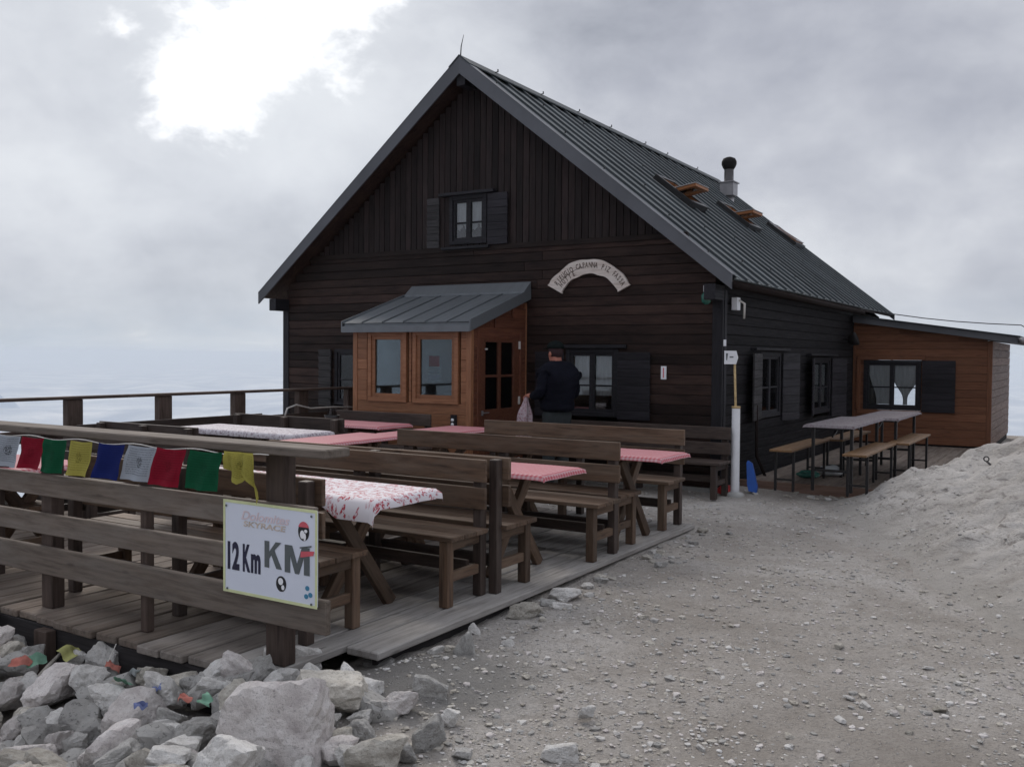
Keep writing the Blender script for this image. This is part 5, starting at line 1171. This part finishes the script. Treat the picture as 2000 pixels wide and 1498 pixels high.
while n < 150 and tries < 9000:
    tries += 1
    x = rnd.uniform(-1.9, 1.35); y = rnd.uniform(-9.0, -7.3)
    if x > .42 and y > -7.15 - (x - .55) * .2: continue
    if x < .45 and y > -7.55: continue
    if x + (y + 7.5) * .35 > 1.25: continue
    s = rnd.choice((.06, .08, .10, .12, .14, .165)) * (1 if x < .8 else .65)
    if any((x - a) ** 2 + (y - b) ** 2 < (.56 * (s + c)) ** 2 for a, b, c in placed): continue
    if x < .25 and y > -7.66: s *= .85
    placed.append((x, y, s)); n += 1; m_ = rnd.choice(('rock', 'rock_grey', 'rock_tan', 'rock_pink', 'rock')); sx_, sz_ = s * rnd.uniform(.9, 1.25), s * rnd.uniform(.6, .9)
    lab, grp = where(x, y, s, sx_, sz_, m_)
    rock(x, y, lvl(x, y) + s * .42, sx_, s * rnd.uniform(.75, 1), sz_, m_, lab, grp, tilt=(rnd.uniform(-.5, .5), rnd.uniform(-.5, .5)))
# the course below that closes the gaps: one mass
def rubble():
    bm = bmesh.new()
    for i in range(260):
        x = rnd.uniform(-2.8, 1.1); y = rnd.uniform(-9.6, -7.3); s = rnd.uniform(.05, .12)
        if x > .5 and y > -7.4: continue
        if x < .5 and y > -7.5: continue
        k0 = len(bm.verts); bm.from_mesh(low[i % 5]); bm.verts.ensure_lookup_table()
        m = Matrix.Translation((x, y, lvl(x, y) + s * .15)) @ Matrix.Rotation(rnd.uniform(0, 6.28), 4, 'Z') @ Matrix.Rotation(rnd.uniform(-.5, .5), 4, 'X') @ Matrix.Diagonal((s * 1.2, s, s * .75, 1))
        for v in bm.verts[k0:]: v.co = m @ v.co
        for f in bm.faces: pass
    me = from_bm(bm, 'rubble'); me.materials.append(M['rock_grey']); o = link('rubble', me); tag(o, 'dusty rubble filling the gaps between the stones of the heap', 'rubble', None, 'stuff')
low = [rock_me(60 + i, 3, nplanes=8) for i in range(5)]
rubble()
# stones along the deck edge
for i in range(30):
    t_ = rnd.random(); y = -6.6 + 4.3 * t_; x = XD + .07 + rnd.random() ** 2 * .35; s = rnd.uniform(.02, .055)
    rock(x, y, H(x, y) + s * .15, s * 1.2, s, s * .6, m_ := rnd.choice(('rock', 'rock_tan', 'rock_grey')), *where(x, y, s, 1, .7, m_))
for i in range(40):
    x = rnd.uniform(1.1, 3.2); y = rnd.uniform(-8.2, -5.2); s = rnd.uniform(.014, .036)
    rock(x, y, H(x, y) + s * .15, s * 1.3, s, s * .55, m_ := rnd.choice(('rock', 'rock_tan', 'rock_pink')), *where(x, y, s, 1, .7, m_))
for i in range(20):
    a = rnd.random(); x = .1 + 1.5 * a; y = .45 + rnd.uniform(-.35, .1); s = rnd.uniform(.02, .045)
    rock(x, y, H(x, y) + s * .2, s * 1.2, s, s * .6, m_ := rnd.choice(('rock', 'rock_tan')), *where(x, y, s, 1, .7, m_))
# pebbles: one mass nobody could count
def pebbles():
    import numpy as np
    base = [rock_me(40 + i, 1, nplanes=6).copy() for i in range(4)]; bv = []; bf = []
    for b in base:
        bv.append(np.array([v.co[:] for v in b.vertices])); bf.append(np.array([p.vertices[:] for p in b.polygons]))
    vs = []; fs = []; off = 0; mats = []
    def put(x, y, z, s, mi):
        nonlocal off
        k = rnd.randrange(4); a = rnd.uniform(0, 6.28); ca, sa = math.cos(a), math.sin(a); v = bv[k] * np.array([s * 1.25, s * .95, s * .6])
        v = np.stack([v[:, 0] * ca - v[:, 1] * sa + x, v[:, 0] * sa + v[:, 1] * ca + y, v[:, 2] + z], 1); vs.append(v); fs.append(bf[k] + off); off += len(v); mats.extend([mi] * len(bf[k]))
    for i in range(22000):
        r_ = 3.0 + 9.5 * rnd.random() ** 1.5; a = YAW - R(0) + R(90) + R(rnd.uniform(-32, 29)); x = 3.755 + r_ * math.cos(a); y = -10.726 + r_ * math.sin(a)
        if x < XD + .02 and -7.7 < y < -2.4: continue
        if y > .5 and x > .05 or y > 0 or x < -1.2 and y > -2.4: continue
        m = mound(x, y)
        if m > .03 and rnd.random() > (.8 if m < .12 else .45 if m < .3 else .12): continue
        if mn.noise(Vector((x * 1.3, y * 1.3, 7))) < rnd.uniform(-.6, .15): continue
        s = min(.0028 + .0035 * rnd.random() + .016 * rnd.random() ** 7 + .0006 * r_, .028); put(x, y, (H(x, y) + detail(x, y) if m < .03 else mound_z(x, y)) + s * .15, s, rnd.choice((0, 1, 2, 2, 3, 3)))
    me = bpy.data.meshes.new('pebbles'); V = np.concatenate(vs); F = np.concatenate(fs); me.from_pydata(V.tolist(), [], F.tolist())
    for m_ in ('rock', 'rock_pink', 'rock_tan', 'rock_grey'): me.materials.append(M[m_])
    me.polygons.foreach_set('material_index', mats); me.update(); o = bpy.data.objects.new('pebbles', me); C.objects.link(o); tag(o, 'loose gravel and pebbles strewn over the path', 'gravel', None, 'stuff')
pebbles()
# scraps of old prayer flags and a twig among the rocks
def scrap(x, y, z, w_, h_, col, rz, tilt, lab, seed):
    nu, nv = 10, 8; vs = []; fs = []
    for j in range(nv + 1):
        for k in range(nu + 1):
            u, v = k / nu - .5, j / nv - .5; vs.append((u * w_, v * h_ * (1 - .8 * max(0, u)), .022 * mn.noise(Vector((u * 2.5 + seed, v * 2.5, seed))) + .006 * math.sin(u * 7 + seed) - .05 * abs(u) * h_ * 4))
    for j in range(nv):
        for k in range(nu): a = j * (nu + 1) + k; fs.append((a, a + 1, a + nu + 2, a + nu + 1))
    o = link('flag_scrap', poly_me('flag_scrap', vs, fs, True), 's' + col[1:]); o.location = (x, y, z + .085); o.rotation_euler = (tilt, 0, rz); tag(o, lab, 'cloth scrap')
for s_ in SCRAPS: scrap(*s_)
tag(tube('twig', 'rock_tan', None, TWIG, [.018, .014, .01], 7), 'short weathered stick wedged between the stones left of the heap', 'stick')
tag(tube('cord_line', 'rope', None, CORD, .003, 5), 'old cord dropping from the deck planks to the stones', 'cord')
